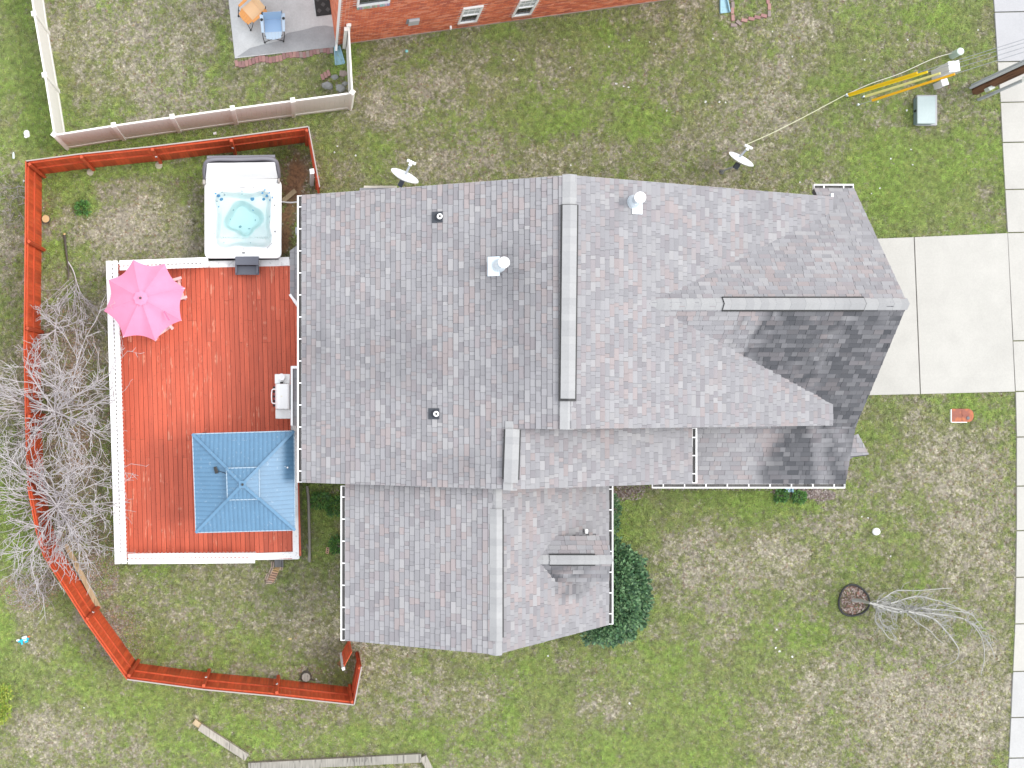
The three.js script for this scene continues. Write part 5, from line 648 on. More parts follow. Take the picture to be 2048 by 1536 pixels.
// ---------------------------------------------------------------- utilities
{
  const pb = P(1951, 182), up8 = (y) => pb.clone().setY(y), tp = thing('utility_pole', 'brown wooden utility pole with grey conduits beside the sidewalk', 'utility pole', pb);
  part('pole', [cyl(pb, up8(10), 0.135, 0.11, 18)], M.pole, tp); const n = V(-0.45, 0, -0.35).normalize(), a = V(-0.12, 0, -0.17);
  part('conduit', [cyl(pb.clone().add(a), up8(7).add(a), 0.055, 0.055, 12)], M.conduit, tp); part('conduit', [cyl(pb.clone().add(V(-0.18, 0, -0.09)), up8(4).add(V(-0.18, 0, -0.09)), 0.042, 0.042, 12)], mat([0.45, 0.47, 0.5], 0.5), tp); part('cable', tube([up8(2.0).add(V(0.0, 0, -0.16)), up8(3.5).add(V(0.02, 0, -0.17)), up8(6).add(V(0, 0, -0.15))], 0.035, 0.035, 8, 12), M.black, tp);
  { const q = up8(0.75).add(V(-0.08, 0, 0.16)); part('meter_box', [rbox(q.x, 0.75, q.z, 0.2, 0.2, 0.12, 0.01, 0.5)], mat([0.42, 0.46, 0.43], 0.5), tp); }
  const g2 = P(1956, 200), ug = thing('u_guard', 'separate grey cable riser post just below the utility pole', 'cable riser', g2); part('channel', [bar(g2, g2.clone().add(V(0, 2.0, 0)), 0.09, 0.07)], M.conduit, ug); part('cap', [rbox(g2.x, 2.06, g2.z, 0.16, 0.16, 0.16, 0.02)], M.gutter, ug);
  const guy = (px, py, gx, gy, hy, col, label, n, gl = 2.4, st = 0.1) => { const a = P(gx, gy), top = up8(hy), t = thing('guy_wire', label, 'guy wire', a), d = top.clone().sub(a).normalize(); part('wire', [cyl(a, top, 0.008, 0.008, 5)], M.conduit, t); part('guard', [cyl(a.clone().addScaledVector(d, st), a.clone().addScaledVector(d, st + gl), 0.042, 0.038, 10)], mat(col, 0.5), t); part('anchor', [cyl(a.clone().setY(-0.05), a.clone().setY(0.12), 0.03, 0.03, 8)], M.galv, t); };
  guy(0, 0, 1690, 191, 8.6, [0.66, 0.42, 0.006], 'uppermost guy wire with a yellow guard', 4, 2.2); guy(0, 0, 1692, 193, 7.6, [0.74, 0.54, 0.008], 'bright yellow guarded guy wire just below the uppermost one', 4, 2.4); guy(0, 0, 1724, 195, 7.0, [0.66, 0.63, 0.24], 'guy wire with the palest yellow guard', 4, 2.3); guy(0, 0, 1713, 211, 6.4, [0.7, 0.37, 0.004], 'lowest guy wire with an orange yellow guard', 4, 2.4, 0.5);
  const cab = (pts, r, label, m) => single('cable', tube(pts, r, r, 5, 60), m, label, 'cable');
  cab([P(1488, 291, 0.9), P(1540, 268, 0.75), P(1600, 238, 0.5), P(1660, 206, 0.2), P(1692, 189, 0.06)], 0.014, 'thin pale cable from the lawn satellite dish to the guy anchors', mat([0.5, 0.5, 0.34], 0.6)); cab([P(1692, 189, 0.06), P(1740, 168, 0.1), P(1800, 147, 0.15), P(1870, 116, 0.2), P(1904, 106, 0.25)], 0.013, 'thin pale cable from the guy anchors to the green pedestal', mat([0.52, 0.5, 0.42], 0.6));
  const tc = P(1852, 220, 0.3), tx = thing('transformer_box', 'pale green pad mounted transformer box in the lawn', 'transformer', V(tc.x, 0, tc.z)); part('pad', [rbox(P(1850, 222).x, 0.05, P(1850, 222).z, 0.66, 0.12, 0.98, 0.02)], M.conc3, tx); const gm = mat([0.15, 0.21, 0.22], 0.5), gl = mat([0.31, 0.375, 0.375], 0.5, { map: dustT }); part('cabinet', [rbox(tc.x, 0.18, tc.z, 0.54, 0.2, 0.84, 0.015)], gm, tx); part('lid', [rbox(tc.x, 0.3, tc.z, 0.58, 0.05, 0.88, 0.015)], gl, tx); part('latch', [box(tc.x - 0.28, 0.2, tc.z, 0.03, 0.1, 0.06)], M.black, tx); part('hinge', [box(tc.x + 0.28, 0.22, tc.z - 0.2, 0.03, 0.05, 0.08), box(tc.x + 0.28, 0.22, tc.z + 0.2, 0.03, 0.05, 0.08)], gm, tx);
  const cp = P(1903, 112), pd = thing('cable_pedestal', 'pale green round cable pedestal near the sidewalk', 'pedestal', cp), pm = mat([0.38, 0.47, 0.42], 0.5); part('body', [cyl(cp, cp.clone().setY(0.42), 0.115, 0.115, 22)], pm, pd); { const g = new THREE.SphereGeometry(0.118, 20, 6, 0, 6.2832, 0, 1.5708); g.scale(1, 0.35, 1); g.translate(cp.x, 0.42, cp.z); part('dome', g, mat([0.5, 0.6, 0.53], 0.45), pd); }
  const wp = mat([0.60, 0.59, 0.58], 0.5); const b1 = P(1872, 151), w1 = thing('utility_pedestal', 'larger white utility pedestal beside the yellow guy guards', 'pedestal', b1); part('body', [rbox(b1.x, 0.41, b1.z, 0.34, 0.82, 0.33, 0.03, 0.12)], wp, w1); part('cap', [rbox(b1.x, 0.85, b1.z, 0.36, 0.06, 0.35, 0.025, 0.12)], mat(g3(0.68), 0.45), w1);
  const b2 = P(1872, 173), w2 = thing('utility_pedestal', 'smaller white utility pedestal above the transformer box', 'pedestal', b2); part('body', [rbox(b2.x, 0.2, b2.z, 0.2, 0.4, 0.2, 0.02, 0.3)], wp, w2); part('cap', [rbox(b2.x, 0.42, b2.z, 0.22, 0.04, 0.22, 0.018, 0.3)], mat(g3(0.68), 0.45), w2);
  const mc = P(1924, 831, 0.08), mt = thing('meter_lid', 'rusty iron water meter lid set in the lawn', 'meter lid', V(mc.x, 0, mc.z)), sh = new THREE.Shape(); sh.moveTo(-0.33, -0.2); sh.lineTo(0.2, -0.2); sh.quadraticCurveTo(0.36, -0.18, 0.36, 0); sh.quadraticCurveTo(0.36, 0.18, 0.2, 0.21); sh.lineTo(-0.33, 0.21); sh.closePath(); const ex = new THREE.ExtrudeGeometry(sh, { depth: 0.03, bevelEnabled: true, bevelSize: 0.008, bevelThickness: 0.008, bevelSegments: 1 }); ex.rotateX(-Math.PI / 2); ex.translate(mc.x, 0.06, mc.z); part('lid', ex, mat(g3(1), 0.85, { map: rustT }), mt); part('reader', [cyl(V(mc.x + 0.18, 0.08, mc.z + 0.08), V(mc.x + 0.18, 0.115, mc.z + 0.08), 0.06, 0.05, 14)], mat([0.1, 0.1, 0.11], 0.6), mt); part('frame', [bar(V(mc.x - 0.34, 0.05, mc.z + 0.215), V(mc.x + 0.16, 0.05, mc.z + 0.215), 0.03, 0.08), bar(V(mc.x - 0.345, 0.05, mc.z - 0.2), V(mc.x - 0.345, 0.05, mc.z + 0.2), 0.025, 0.08)], M.gutter, mt); part('ridge', [bar(V(mc.x - 0.28, 0.1, mc.z), V(mc.x + 0.3, 0.1, mc.z), 0.03, 0.014), bar(V(mc.x, 0.1, mc.z - 0.17), V(mc.x, 0.1, mc.z + 0.17), 0.03, 0.014)], mat(g3(1), 0.85, { map: rustT }), mt);
}

// ---------------------------------------------------------------- bare trees
function branchTree(name, label, root, crownAt, nL, reach, m, sd, group) {
  seed = sd; const t = thing(name, label, 'tree', root, group), trunk = [], limbs = []; const seg = (a, b, r0, r1, out, n = 5) => out.push(cyl(a, b, r0, r1, n, true));
  const bend = root.clone().lerp(crownAt, 0.5).add(V(rr(-0.05, 0.05), 0, rr(-0.05, 0.05))); seg(root, bend, 0.07, 0.06, trunk, 10); seg(bend, crownAt, 0.06, 0.05, trunk, 10);
  const grow = (p, d, len, r, dep) => { let q = p; const n = dep === 0 ? 5 : dep === 1 ? 4 : 3; for (let i = 0; i < n; i++) { d = d.clone().add(V(rr(-0.22, 0.22), rr(-0.14, 0.2), rr(-0.22, 0.22))).normalize(); const e = q.clone().addScaledVector(d, len / n), r1 = r * (1 - 0.75 * (i + 1) / n) + 0.0034, r0 = r * (1 - 0.75 * i / n) + 0.0034; seg(q, e, r0, r1, limbs, dep === 0 ? 5 : 3); q = e;
      if (dep < 3) { const k = dep === 0 ? 2 : rnd() < 0.66 ? 1 : 0; for (let c = 0; c < k; c++) { const sd2 = V(rr(-1, 1), rr(-0.25, 0.55), rr(-1, 1)).normalize(); grow(q, d.clone().multiplyScalar(0.9).addScaledVector(sd2, 0.75).normalize(), len * rr(0.34, 0.6), r1 * 0.75 + 0.001, dep + 1); } } } };
  for (let k = 0; k < nL; k++) { const a = k / nL * 6.283 + rr(-0.25, 0.25), el = rr(0.05, 0.75); grow(crownAt.clone().add(V(0, rr(-0.25, 0.05), 0)), V(Math.cos(a) * Math.cos(el), Math.sin(el), Math.sin(a) * Math.cos(el)), reach * rr(0.7, 1.1), rr(0.018, 0.032), 0); }
  part('trunk', trunk, m, t); part('branches', limbs, m, t); return t;
}
branchTree('bare_tree', 'bare grey tree lowest along the red fence, reaching over the deck rail', P(128, 1010), P(115, 1012, 1.15), 22, 2.25, M.bark, 11, 'bare trees along the red fence');
branchTree('bare_tree', 'bare grey tree in the middle of the three along the fence', P(122, 825), P(108, 822, 1.15), 20, 2.2, M.bark, 29, 'bare trees along the red fence');
branchTree('bare_tree', 'smallest bare grey tree, topmost along the red fence below the fallen branch', P(122, 660), P(110, 655, 0.9), 5, 1.0, M.bark, 43, 'bare trees along the red fence');
{ // fallen branch with twigs
  seed = 77; const fb = thing('fallen_branch', 'fallen bare branch lying on the grass left of the pink parasol', 'branch', P(134, 530)), tw = []; part('limb', [tube([P(129, 470, 0.1), P(131, 490, 0.1), P(134, 515, 0.1), P(137, 540, 0.12), P(136, 560, 0.12)], 0.042, 0.02, 8, 24)], M.barkDark, fb); part('fork', [tube([P(135, 522, 0.1), P(145, 538, 0.11), P(150, 552, 0.12), P(155, 570, 0.13), P(162, 590, 0.13)], 0.025, 0.01, 6, 20)], M.bark, fb);
  const sh = (a, d, l, dep) => { let q = a; for (let i = 0; i < 3; i++) { const e = q.clone().addScaledVector(d, l / 3).add(V(rr(-0.03, 0.03), 0, rr(-0.03, 0.03))); e.y = Math.max(0.04, e.y + rr(-0.02, 0.03)); tw.push(cyl(q, e, 0.009 - dep * 0.002, 0.007 - dep * 0.002, 4, true)); q = e; if (dep < 2) for (let k = 0; k < 1; k++) sh(q, d.clone().add(V(rr(-0.8, 0.8), 0, rr(-0.8, 0.8))).normalize(), l * rr(0.35, 0.6), dep + 1); } };
  for (let k = 0; k < 16; k++) { const a = rr(0.6, 2.6); sh(P(rr(134, 158), rr(555, 585), 0.12), V(Math.cos(a), 0, Math.sin(a)), rr(0.5, 1.35), 0); } part('twigs', tw, M.bark, fb); part('cut_end', [cyl(P(129, 470, 0.1), P(128.6, 467, 0.1), 0.043, 0.04, 10)], M.tan, fb);
  const brush = (px, py, n, label, r) => { const t = thing('brush_heap', label, 'brush', P(px, py)), o = []; for (let k = 0; k < n; k++) { const a = rr(0, 6.28), p = P(px + rr(-r, r), py + rr(-r, r) * 1.1, 0.05), l = rr(0.2, 0.7); o.push(tube([p, p.clone().add(V(Math.cos(a) * l / 2, 0.06, Math.sin(a) * l / 2)), p.clone().add(V(Math.cos(a + 0.5) * l, 0.03, Math.sin(a + 0.5) * l))], 0.008, 0.003, 3, 5)); } part('twigs', o, M.bark, t); };
  brush(62, 1168, 90, 'tangle of dry grey twigs outside the red fence bend', 32); brush(25, 880, 70, 'thin grey brush outside the red fence beside the bare trees', 40); brush(20, 400, 40, 'few dry twigs in the grass left of the red fence corner', 34);
}
{ // dead weeping tree in its ring
  seed = 5; const c = P(1704, 1200), wt = thing('dead_weeping_tree', 'dead pale weeping tree arching over from a mulched ring', 'tree', c), q = (x, y, h) => P(1640 + x / 5.69, 1140 + y / 5.69, h), o = [];
  part('trunk', tube([c, q(470, 350, 0.45), q(560, 375, 1.0), q(640, 385, 1.5)], 0.06, 0.035, 9, 16), M.barkPale, wt);
  const C = [[[560, 372], [900, 480], [1150, 430], [1330, 395], [1530, 430], [1700, 490], [1840, 640]], [[600, 380], [1000, 470], [1400, 510], [1640, 560], [1760, 650], [1850, 800], [1870, 1000], [1830, 1200]], [[1000, 470], [1280, 550], [1400, 660], [1530, 820], [1580, 920], [1540, 1030], [1390, 1100]], [[700, 360], [800, 390], [950, 460], [1100, 590], [1260, 700], [1330, 780], [1400, 830]], [[640, 370], [740, 310], [860, 240], [1100, 235], [1350, 215], [1500, 205]], [[600, 400], [640, 450], [630, 580], [720, 690], [780, 770], [865, 805]], [[640, 400], [700, 600], [800, 690], [865, 805]], [[800, 380], [1100, 300], [1300, 340], [1500, 400], [1640, 480], [1760, 520]], [[1640, 560], [1780, 640], [1860, 760], [1940, 860], [1990, 1000]], [[700, 380], [820, 420], [810, 520], [840, 630]], [[1150, 430], [1300, 450], [1560, 470], [1720, 500], [1790, 590]], [[900, 470], [1150, 480], [1350, 510], [1450, 585]]];
  C.forEach((L, k) => { const h0 = k === 5 || k === 6 ? 1.3 : 1.75; o.push(tube(L.map(([x, y], i) => q(x, y, lerp(h0, 0.25, (i / (L.length - 1)) ** 1.6))), k < 3 ? 0.032 : 0.022, 0.01, 5, L.length * 6)); });
  for (let k = 0; k < 330; k++) { const L = pick(C), i = Math.floor(rr(0, Math.min(2.6, L.length - 1))), f = rnd(), a = q(lerp(L[i][0], L[i + 1][0], f), lerp(L[i][1], L[i + 1][1], f), lerp(1.75, 0.25, ((i + f) / (L.length - 1)) ** 1.6)), an = rr(-1.2, 1.2), l = rr(0.1, 0.45); o.push(tube([a, a.clone().add(V(Math.cos(an) * l * 0.5, rr(-0.02, 0.06), Math.sin(an) * l * 0.5)), a.clone().add(V(Math.cos(an + 0.4) * l, rr(-0.12, 0), Math.sin(an + 0.4) * l))], 0.013, 0.006, 3, 5)); }
  for (let k = 0; k < 150; k++) { const x = 600 + 760 * Math.pow(rnd(), 1.2), y = 375 + (x - 600) * 0.16 + rr(-60, 60) * (1 - (x - 600) / 1300), h = rr(0.9, 1.6), an = rr(-0.6, 0.9), l = rr(0.12, 0.4), a = q(x, y, h); o.push(tube([a, a.clone().add(V(Math.cos(an) * l * 0.5, rr(-0.02, 0.06), Math.sin(an) * l * 0.5)), a.clone().add(V(Math.cos(an + rr(-0.8, 0.8)) * l, rr(-0.1, 0), Math.sin(an) * l))], 0.014, 0.007, 4, 5)); }
  part('branches', o, M.barkPale, wt);
  const rg = thing('edging_ring', 'black plastic edging ring filled with mulch round the dead tree', 'edging', c); { const pts = []; for (let k = 0; k <= 40; k++) { const a = k / 40 * 6.2832, r = 0.5 + 0.025 * Math.sin(a * 3 + 1); pts.push(V(c.x + r * Math.cos(a) * 0.98, 0.09 + 0.02 * Math.sin(a * 2), c.z + r * Math.sin(a) * 1.0)); } part('ring', tube(pts, 0.032, 0.032, 6, 60), M.black, rg); part('mulch_bed', [cyl(V(c.x, 0, c.z), V(c.x, 0.035, c.z), 0.48, 0.46, 28)], mat([0.13, 0.09, 0.075], 1), rg); const ch = []; for (let k = 0; k < 420; k++) { const a = rnd() * 6.28, r = Math.sqrt(rnd()) * 0.45, g = new THREE.BoxGeometry(rr(0.03, 0.1), 0.008, rr(0.012, 0.03)); g.rotateZ(rr(-0.3, 0.3)); g.rotateY(rnd() * 3.14); g.translate(c.x + r * Math.cos(a), rr(0.04, 0.075), c.z + r * Math.sin(a)); const v = rr(0.7, 1.3); ch.push(tint(g, pick([[0.26, 0.14, 0.11], [0.3, 0.24, 0.21], [0.16, 0.1, 0.08], [0.36, 0.31, 0.28]]).map((x) => x * v))); } const mc = part('chips', ch, mat(g3(1), 0.95, { vertexColors: true }), rg); mc.userData.kind = 'stuff'; }
}
// ---------------------------------------------------------------- shrubs
function shrub(name, label, clumps, n, size, cols, sd, stemAt) { // clumps: [x, y, z, rx, ry, rz]
  seed = sd; const t = thing(name, label, 'shrub', stemAt), pos = [], col = [], vol = clumps.map((c) => c[3] * c[4] * c[5]), tot = vol.reduce((a, b) => a + b, 0);
  clumps.forEach((c, ci) => { const k = Math.round(n * vol[ci] / tot); for (let i = 0; i < k; i++) { const d = V(rr(-1, 1), rr(-1, 1), rr(-1, 1)); if (d.lengthSq() > 1) d.normalize(); d.normalize().multiplyScalar(Math.pow(rnd(), 0.32)); const w = 0.72 + 0.5 * fbm(d.x * 2.2 + ci * 7, d.z * 2.2 + d.y * 2, 2), p = V(c[0] + d.x * c[3] * w, Math.max(0.03, c[1] + d.y * c[4] * w), c[2] + d.z * c[5] * w), out = d.clone().normalize().add(V(rr(-0.8, 0.8), rr(-0.2, 0.9), rr(-0.8, 0.8))).normalize(), s = V(-out.z, rr(-0.3, 0.3), out.x).normalize(), L = size * rr(0.7, 1.3), W = L * 0.28, m = p.clone().addScaledVector(out, L * 0.5).add(V(0, 0.006, 0)), e = p.clone().addScaledVector(out, L); e.y -= L * 0.12; const cc = pick(cols), v = rr(0.75, 1.3);
      for (const q of [p, m.clone().addScaledVector(s, W), e, p, e, m.clone().addScaledVector(s, -W)]) { pos.push(q); col.push(cc[0] * v, cc[1] * v, cc[2] * v); } } });
  const g = tri(pos); g.setAttribute('color', new THREE.Float32BufferAttribute(col, 3)); part('foliage', g, mat(g3(1), 0.55, { vertexColors: true }), t);
  const st = []; for (let k = 0; k < Math.min(9, clumps.length * 2); k++) { const c = clumps[k % clumps.length]; st.push(tube([stemAt.clone().add(V(rr(-0.08, 0.08), 0, rr(-0.08, 0.08))), V(lerp(stemAt.x, c[0], 0.5), c[1] * 0.5, lerp(stemAt.z, c[2], 0.5)), V(c[0] + rr(-0.2, 0.2) * c[3], c[1], c[2] + rr(-0.2, 0.2) * c[5])], 0.025, 0.008, 5, 8)); } part('stem', st, M.barkDark, t); return t;
}
{
  const dg = [[0.045, 0.105, 0.05], [0.06, 0.14, 0.06], [0.035, 0.08, 0.042], [0.1, 0.2, 0.08], [0.15, 0.25, 0.12], [0.12, 0.22, 0.1]], cl = [], put = (px, py, y, r, ry = r * 0.8, rz = r) => { const p = P(px, py, y); cl.push([p.x, y, p.z, r, ry, rz]); };
  for (const [px, py, y, r] of [[1235, 1115, 1.3, .45], [1255, 1135, 1.2, .5], [1232, 1150, 1.5, .5], [1265, 1165, 1.2, .52], [1240, 1185, 1.5, .55], [1272, 1195, 1.1, .48], [1245, 1222, 1.4, .55], [1268, 1228, 1.0, .45], [1222, 1240, 1.4, .5], [1248, 1255, 1.1, .42], [1205, 1258, 1.2, .45], [1185, 1270, 0.9, .3], [1222, 1265, 0.9, .4], [1226, 1090, 1.0, .3]]) put(px, py, y, r);
  shrub('evergreen_shrub', 'large dark evergreen shrub crowding the front wing gutter', cl, 13000, 0.12, dg, 3, P(1243, 1180));
  const c2 = [[1222, 1000, 0.35, .22], [1226, 1020, 0.35, .24], [1222, 1042, 0.35, .25], [1228, 1052, 0.3, .2]].map(([a, b, y, r]) => { const p = P(a, b, y); return [p.x, y, p.z, r, r, r]; }); shrub('low_shrub', 'low dark green plants at the inner corner of the mulch bed', c2, 1100, 0.08, dg, 9, P(1224, 1030));
  const yg = [[0.22, 0.3, 0.035], [0.3, 0.34, 0.05], [0.14, 0.24, 0.03], [0.34, 0.4, 0.09]]; shrub('yellow_green_bush', 'bright yellow green bush at the lower left edge', [[4, 1385, 0.5, .3], [-4, 1400, 0.5, .3], [4, 1425, 0.55, .3], [-10, 1430, 0.5, .35]].map(([a, b, y, r]) => { const p = P(a, b, y); return [p.x, y, p.z, r, r * 0.7, r]; }), 1300, 0.1, yg, 15, P(-4, 1410));
  const gg = [[0.06, 0.16, 0.035], [0.1, 0.22, 0.04], [0.05, 0.12, 0.035]]; for (const [px, py, r, n, l] of [[1562, 991, 0.2, 350, 'leafy green plant left of the gutter splash block'], [1598, 994, 0.2, 350, 'leafy green plant right of the gutter splash block'], [672, 1010, 0.35, 500, 'weedy green clump between the deck and the front wing, upper'], [676, 1090, 0.3, 450, 'weedy green clump between the deck and the front wing, lower'], [640, 1000, 0.3, 400, 'weedy green clump beside the leaning timber'], [165, 415, 0.24, 300, 'bright green weed clump in the fenced corner']]) { const p = P(px, py, 0.1); shrub('weed_clump', l, [[p.x, 0.1, p.z, r, 0.13, r]], n, 0.09, gg, px, P(px, py)); }
}
// ---------------------------------------------------------------- timbers and small things in the yard
single('long_board', [bar(P(131, 1088, 0.12), P(198, 1216, 0.12), 0.16, 0.06)], M.woodTan, 'long tan board lying along the inside of the red fence', 'board');
{ const tl = (a, b, w, h, m, l) => single('landscape_timber', [bar(a, b, w, h)], m, l, 'timber'); tl(P(388, 1442, 0.06), P(402, 1452, 0.06), 0.17, 0.1, M.woodTan, 'short pale timber end at the upper tip of the timber edging');
  tl(P(400, 1453, 0.1), P(494, 1514, 0.1), 0.23, 0.13, M.wood, 'grey timber lying at a slant below the red fence'); tl(P(497, 1533, 0.1), P(842, 1515, 0.1), 0.27, 0.14, M.woodGrey, 'longest grey timber along the bottom edge'); tl(P(846, 1512, 0.1), P(868, 1556, 0.1), 0.22, 0.14, M.wood, 'grey timber end turning down at the bottom edge');
  const u = thing('leaning_stake', 'weathered split rail lying between the deck and the front wing', 'rail', P(618, 1060)); part('rail', [tube([P(614, 972, 0.1), P(617, 1000, 0.12), P(618, 1040, 0.12), P(619, 1080, 0.12), P(619.5, 1124, 0.1)], 0.05, 0.045, 7, 30)], M.woodGrey, u); part('stub', [tube([P(613, 1088, 0.06), P(617, 1100, 0.1), P(616, 1122, 0.08)], 0.025, 0.02, 6, 12)], M.woodGrey, u); }
{ const p = P(92, 438, 0.1), t = thing('wood_round', 'pale sawn wood round against the red fence', 'log', V(p.x, 0, p.z)); part('log', [cyl(V(p.x, 0, p.z), V(p.x, 0.14, p.z), 0.13, 0.125, 20)], M.barkDark, t); part('sawn_face', [cyl(V(p.x, 0.14, p.z), V(p.x, 0.145, p.z), 0.12, 0.12, 20)], mat([0.55, 0.4, 0.2], 0.8, { map: dustT }), t); }
{ const p = P(612, 1352), t = thing('tree_stump', 'grey weathered stump inside the lower red fence', 'stump', p); part('body', [cyl(p, p.clone().setY(0.16), 0.19, 0.15, 9)], M.barkDark, t); part('top', [cyl(p.clone().setY(0.16), p.clone().setY(0.175), 0.145, 0.13, 9)], M.woodGrey, t); for (const [a, b] of [[0.2, 0.1], [-0.17, 0.08], [0.05, -0.2]]) part('root', tube([p.clone().setY(0.1), p.clone().add(V(a * 0.7, 0.06, b * 0.7)), p.clone().add(V(a * 1.4, 0.02, b * 1.4))], 0.05, 0.02, 6, 8), M.barkDark, t); }
{ const p = P(681, 1326), o = []; for (let k = 0; k < 5; k++) { const a = k * 1.3; o.push(tube([p.clone().add(V(Math.cos(a) * 0.02, 0.05, Math.sin(a) * 0.02)), p.clone().add(V(Math.cos(a) * 0.07, 0.07, Math.sin(a) * 0.07)), p.clone().add(V(Math.cos(a + 0.8) * 0.1, 0.05, Math.sin(a + 0.8) * 0.1))], 0.012, 0.01, 5, 8)); } single('scrap_wire', o, mat([0.4, 0.14, 0.07], 0.8), 'small curl of rusty scrap near the red gate', 'scrap'); }
{ // toy water blaster
  const c = P(47, 1279, 0.08), t = thing('toy_blaster', 'blue, white and orange toy water blaster on the grass', 'toy', V(c.x, 0, c.z)), L = (gs, n, col) => { const g = joinG(gs); g.rotateY(0.28); g.translate(c.x, 0, c.z); part(n, g, mat(col, 0.4), t); };
  L([rbox(0, 0.09, 0.01, 0.36, 0.07, 0.08, 0.02)], 'body', [0.0, 0.34, 0.5]); L([rbox(0.06, 0.12, -0.06, 0.17, 0.08, 0.09, 0.03)], 'tank', [0.62, 0.7, 0.72]); L([rbox(-0.17, 0.1, -0.03, 0.11, 0.06, 0.06, 0.02), rbox(0.06, 0.135, 0.03, 0.1, 0.02, 0.04, 0.008)], 'shell', [0.68, 0.72, 0.74]); L([cyl(V(0.17, 0.1, -0.04), V(0.23, 0.1, -0.05), 0.03, 0.024)], 'nozzle', [0.6, 0.16, 0.04]); L([rbox(-0.08, 0.08, 0.08, 0.06, 0.05, 0.13, 0.015), rbox(0.07, 0.08, 0.09, 0.12, 0.05, 0.06, 0.015)], 'grip', [0.0, 0.4, 0.55]); L([rbox(0.0, 0.1, 0.075, 0.03, 0.03, 0.03, 0.008)], 'trigger', [0.6, 0.2, 0.05]);
}
{ const p = P(1752, 1063, 0.08), s = new THREE.SphereGeometry(0.125, 20, 12); s.scale(1, 0.72, 0.98); s.translate(p.x, 0.09, p.z); const t = thing('white_cap', 'round white domed cap on the front lawn', 'cap', V(p.x, 0, p.z)); part('dome', s, mat(g3(0.82), 0.4), t); part('collar', [cyl(V(p.x, 0, p.z), V(p.x, 0.05, p.z), 0.1, 0.1, 16)], mat(g3(0.5), 0.5), t); }
{ const p = P(54, 267), g = []; for (const [x, z, r] of [[0, 0, .1], [0.04, 0.07, .07], [-0.03, 0.1, .06]]) g.push(new THREE.IcosahedronGeometry(r, 1).scale(1, 0.35, 1.1).translate(p.x + x, 0.04, p.z + z)); single('plastic_bag', g, mat(g3(0.72), 0.5), 'crumpled white plastic bag left of the cream fence', 'bag'); const q = P(28, 312), t = thing('plastic_bottle', 'clear plastic bottle lying left of the fences', 'bottle', q); part('body', cyl(V(q.x, 0.05, q.z - 0.05), V(q.x + 0.005, 0.05, q.z + 0.1), 0.036, 0.036), mat([0.6, 0.68, 0.66], 0.2), t); part('neck', cyl(V(q.x, 0.05, q.z - 0.05), V(q.x, 0.05, q.z - 0.11), 0.033, 0.014), mat([0.6, 0.7, 0.7], 0.2), t);
  const f = P(427, 268); single('paper_cup', [cyl(V(f.x, 0.035, f.z), V(f.x + 0.1, 0.04, f.z - 0.02), 0.04, 0.05, 14)], mat(g3(0.7), 0.6), 'white paper cup between the cream and red fences', 'cup'); }
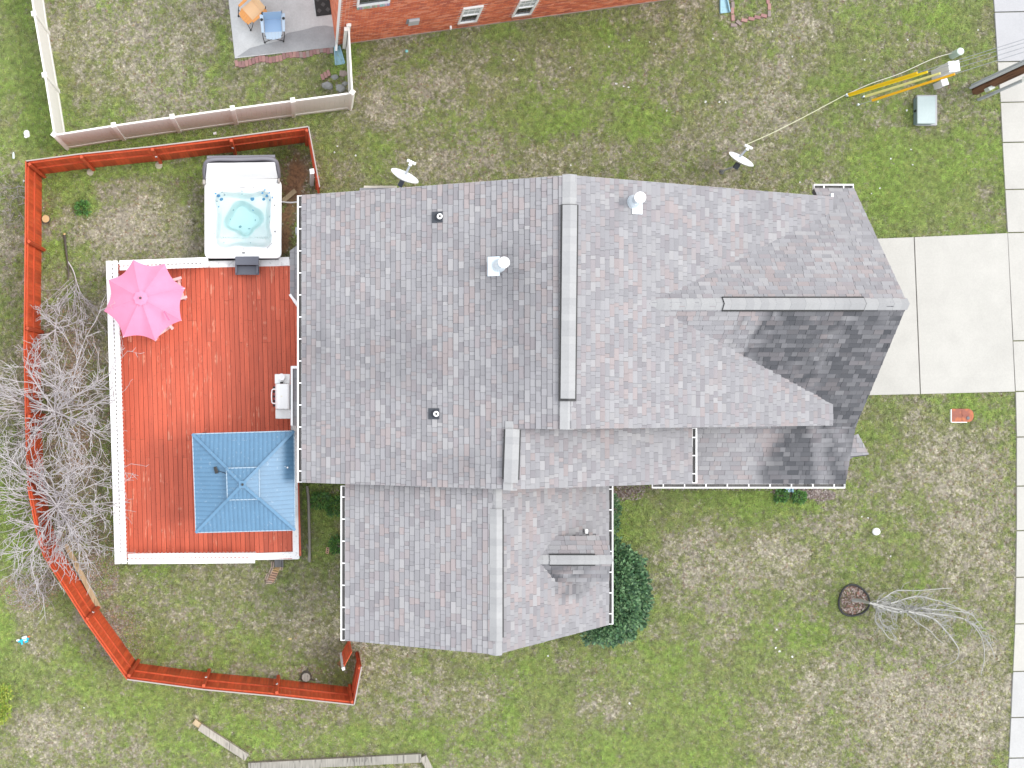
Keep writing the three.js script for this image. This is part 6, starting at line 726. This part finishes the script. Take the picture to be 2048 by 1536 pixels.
{ // scraps of white litter blown over the lawns
  seed = 99; const gm = [0, 1, 2].map(() => { const g = tri([V(-0.03, 0, -0.01), V(0.01, 0.012, 0.025), V(0.035, 0.004, -0.005), V(-0.03, 0, -0.01), V(0.035, 0.004, -0.005), V(0.005, 0.015, -0.03)].map((v) => v.add(V(rr(-0.008, 0.008), 0, rr(-0.008, 0.008))))); return worldUV(g); }), wm = mat(g3(0.66), 0.7);
  for (const [px, py, s] of [[1026, 120, 1.3], [1139, 136, 1.2], [1189, 111, .8], [1217, 95, 1], [1257, 82, .8], [1298, 85, 1], [1310, 89, .8], [1231, 168, 1.3], [1246, 173, 1.1], [1256, 175, 1], [1264, 161, .8], [1107, 180, .8], [1332, 222, 1.1], [1409, 205, 1.3], [1437, 205, 1.1], [1450, 206, 1], [1425, 79, 1], [1544, 64, .9], [1583, 114, .9], [1727, 121, 1], [1813, 81, 1], [1954, 61, 1], [1754, 205, 1], [711, 312, 1.2], [675, 293, 1.2], [669, 305, 1], [1141, 331, 1], [1598, 365, 1.1], [1741, 388, 1], [1780, 318, 1.1], [1823, 330, 1], [1758, 377, 1], [1811, 222, 1.2], [1820, 300, 1], [379, 414, 1.2], [48, 363, 1.3], [1095, 1311, 1.1], [1258, 1405, 1.2], [1216, 962, .8], [1550, 1295, 1.2], [1558, 1302, 1.3], [1583, 1312, 1.2], [1552, 1258, 1], [78, 1235, .9], [169, 1415, 1], [275, 1148, .8], [580, 1240, .8], [633, 1357, 1.1], [1734, 1035, 1], [1780, 1112, 1], [1722, 1033, 1]]) { const p = P(px, py), o = new THREE.Mesh(pick(gm), wm); o.name = numbered('litter_scrap'); o.position.set(p.x, rr(0.035, 0.055), p.z); o.rotation.y = rnd() * 6.28; o.scale.setScalar(s); o.castShadow = true; o.userData = { label: 'tiny scrap of white litter on the lawn', category: 'litter', group: 'white litter scraps on the lawns' }; scene.add(o); }
  const bt = mat([0.2, 0.5, 0.5], 0.6), q = P(813, 103); single('teal_scrap', [new THREE.IcosahedronGeometry(0.05, 1).scale(1, 0.4, 1).translate(q.x, 0.04, q.z)], bt, 'small teal plastic scrap below the brick house vent box', 'scrap');
  const y = P(580, 1277); single('leaf', [new THREE.SphereGeometry(0.06, 10, 6).scale(1, 0.2, 0.6).translate(y.x, 0.05, y.z)], mat([0.5, 0.42, 0.18], 0.8), 'single pale yellow leaf in the lower back yard', 'leaf');
  const h = P(689, 1150, 0.5), t = thing('garden_hose', 'green garden hose coiled against the front wing wall', 'hose', V(h.x, 0, h.z)), pts = []; for (let k = 0; k < 50; k++) { const a = k * 0.5; pts.push(V(h.x + 0.02 + 0.0012 * k, 0.35 + 0.22 * Math.sin(a), h.z + 0.22 * Math.cos(a))); } part('coil', tube(pts, 0.02, 0.02, 6, 160), mat([0.0, 0.3, 0.13], 0.5), t); part('holder', [rbox(h.x + 0.12, 0.4, h.z - 0.05, 0.14, 0.2, 0.12, 0.02)], mat([0.35, 0.4, 0.38], 0.6), t); part('tail', tube([V(h.x, 0.14, h.z + 0.2), V(h.x - 0.04, 0.03, h.z + 0.4), V(h.x + 0.02, 0.03, h.z + 0.6), V(h.x + 0.1, 0.03, h.z + 0.75)], 0.018, 0.018, 6, 20), mat([0.0, 0.3, 0.13], 0.5), t);
}
renderer.render(scene, camera);
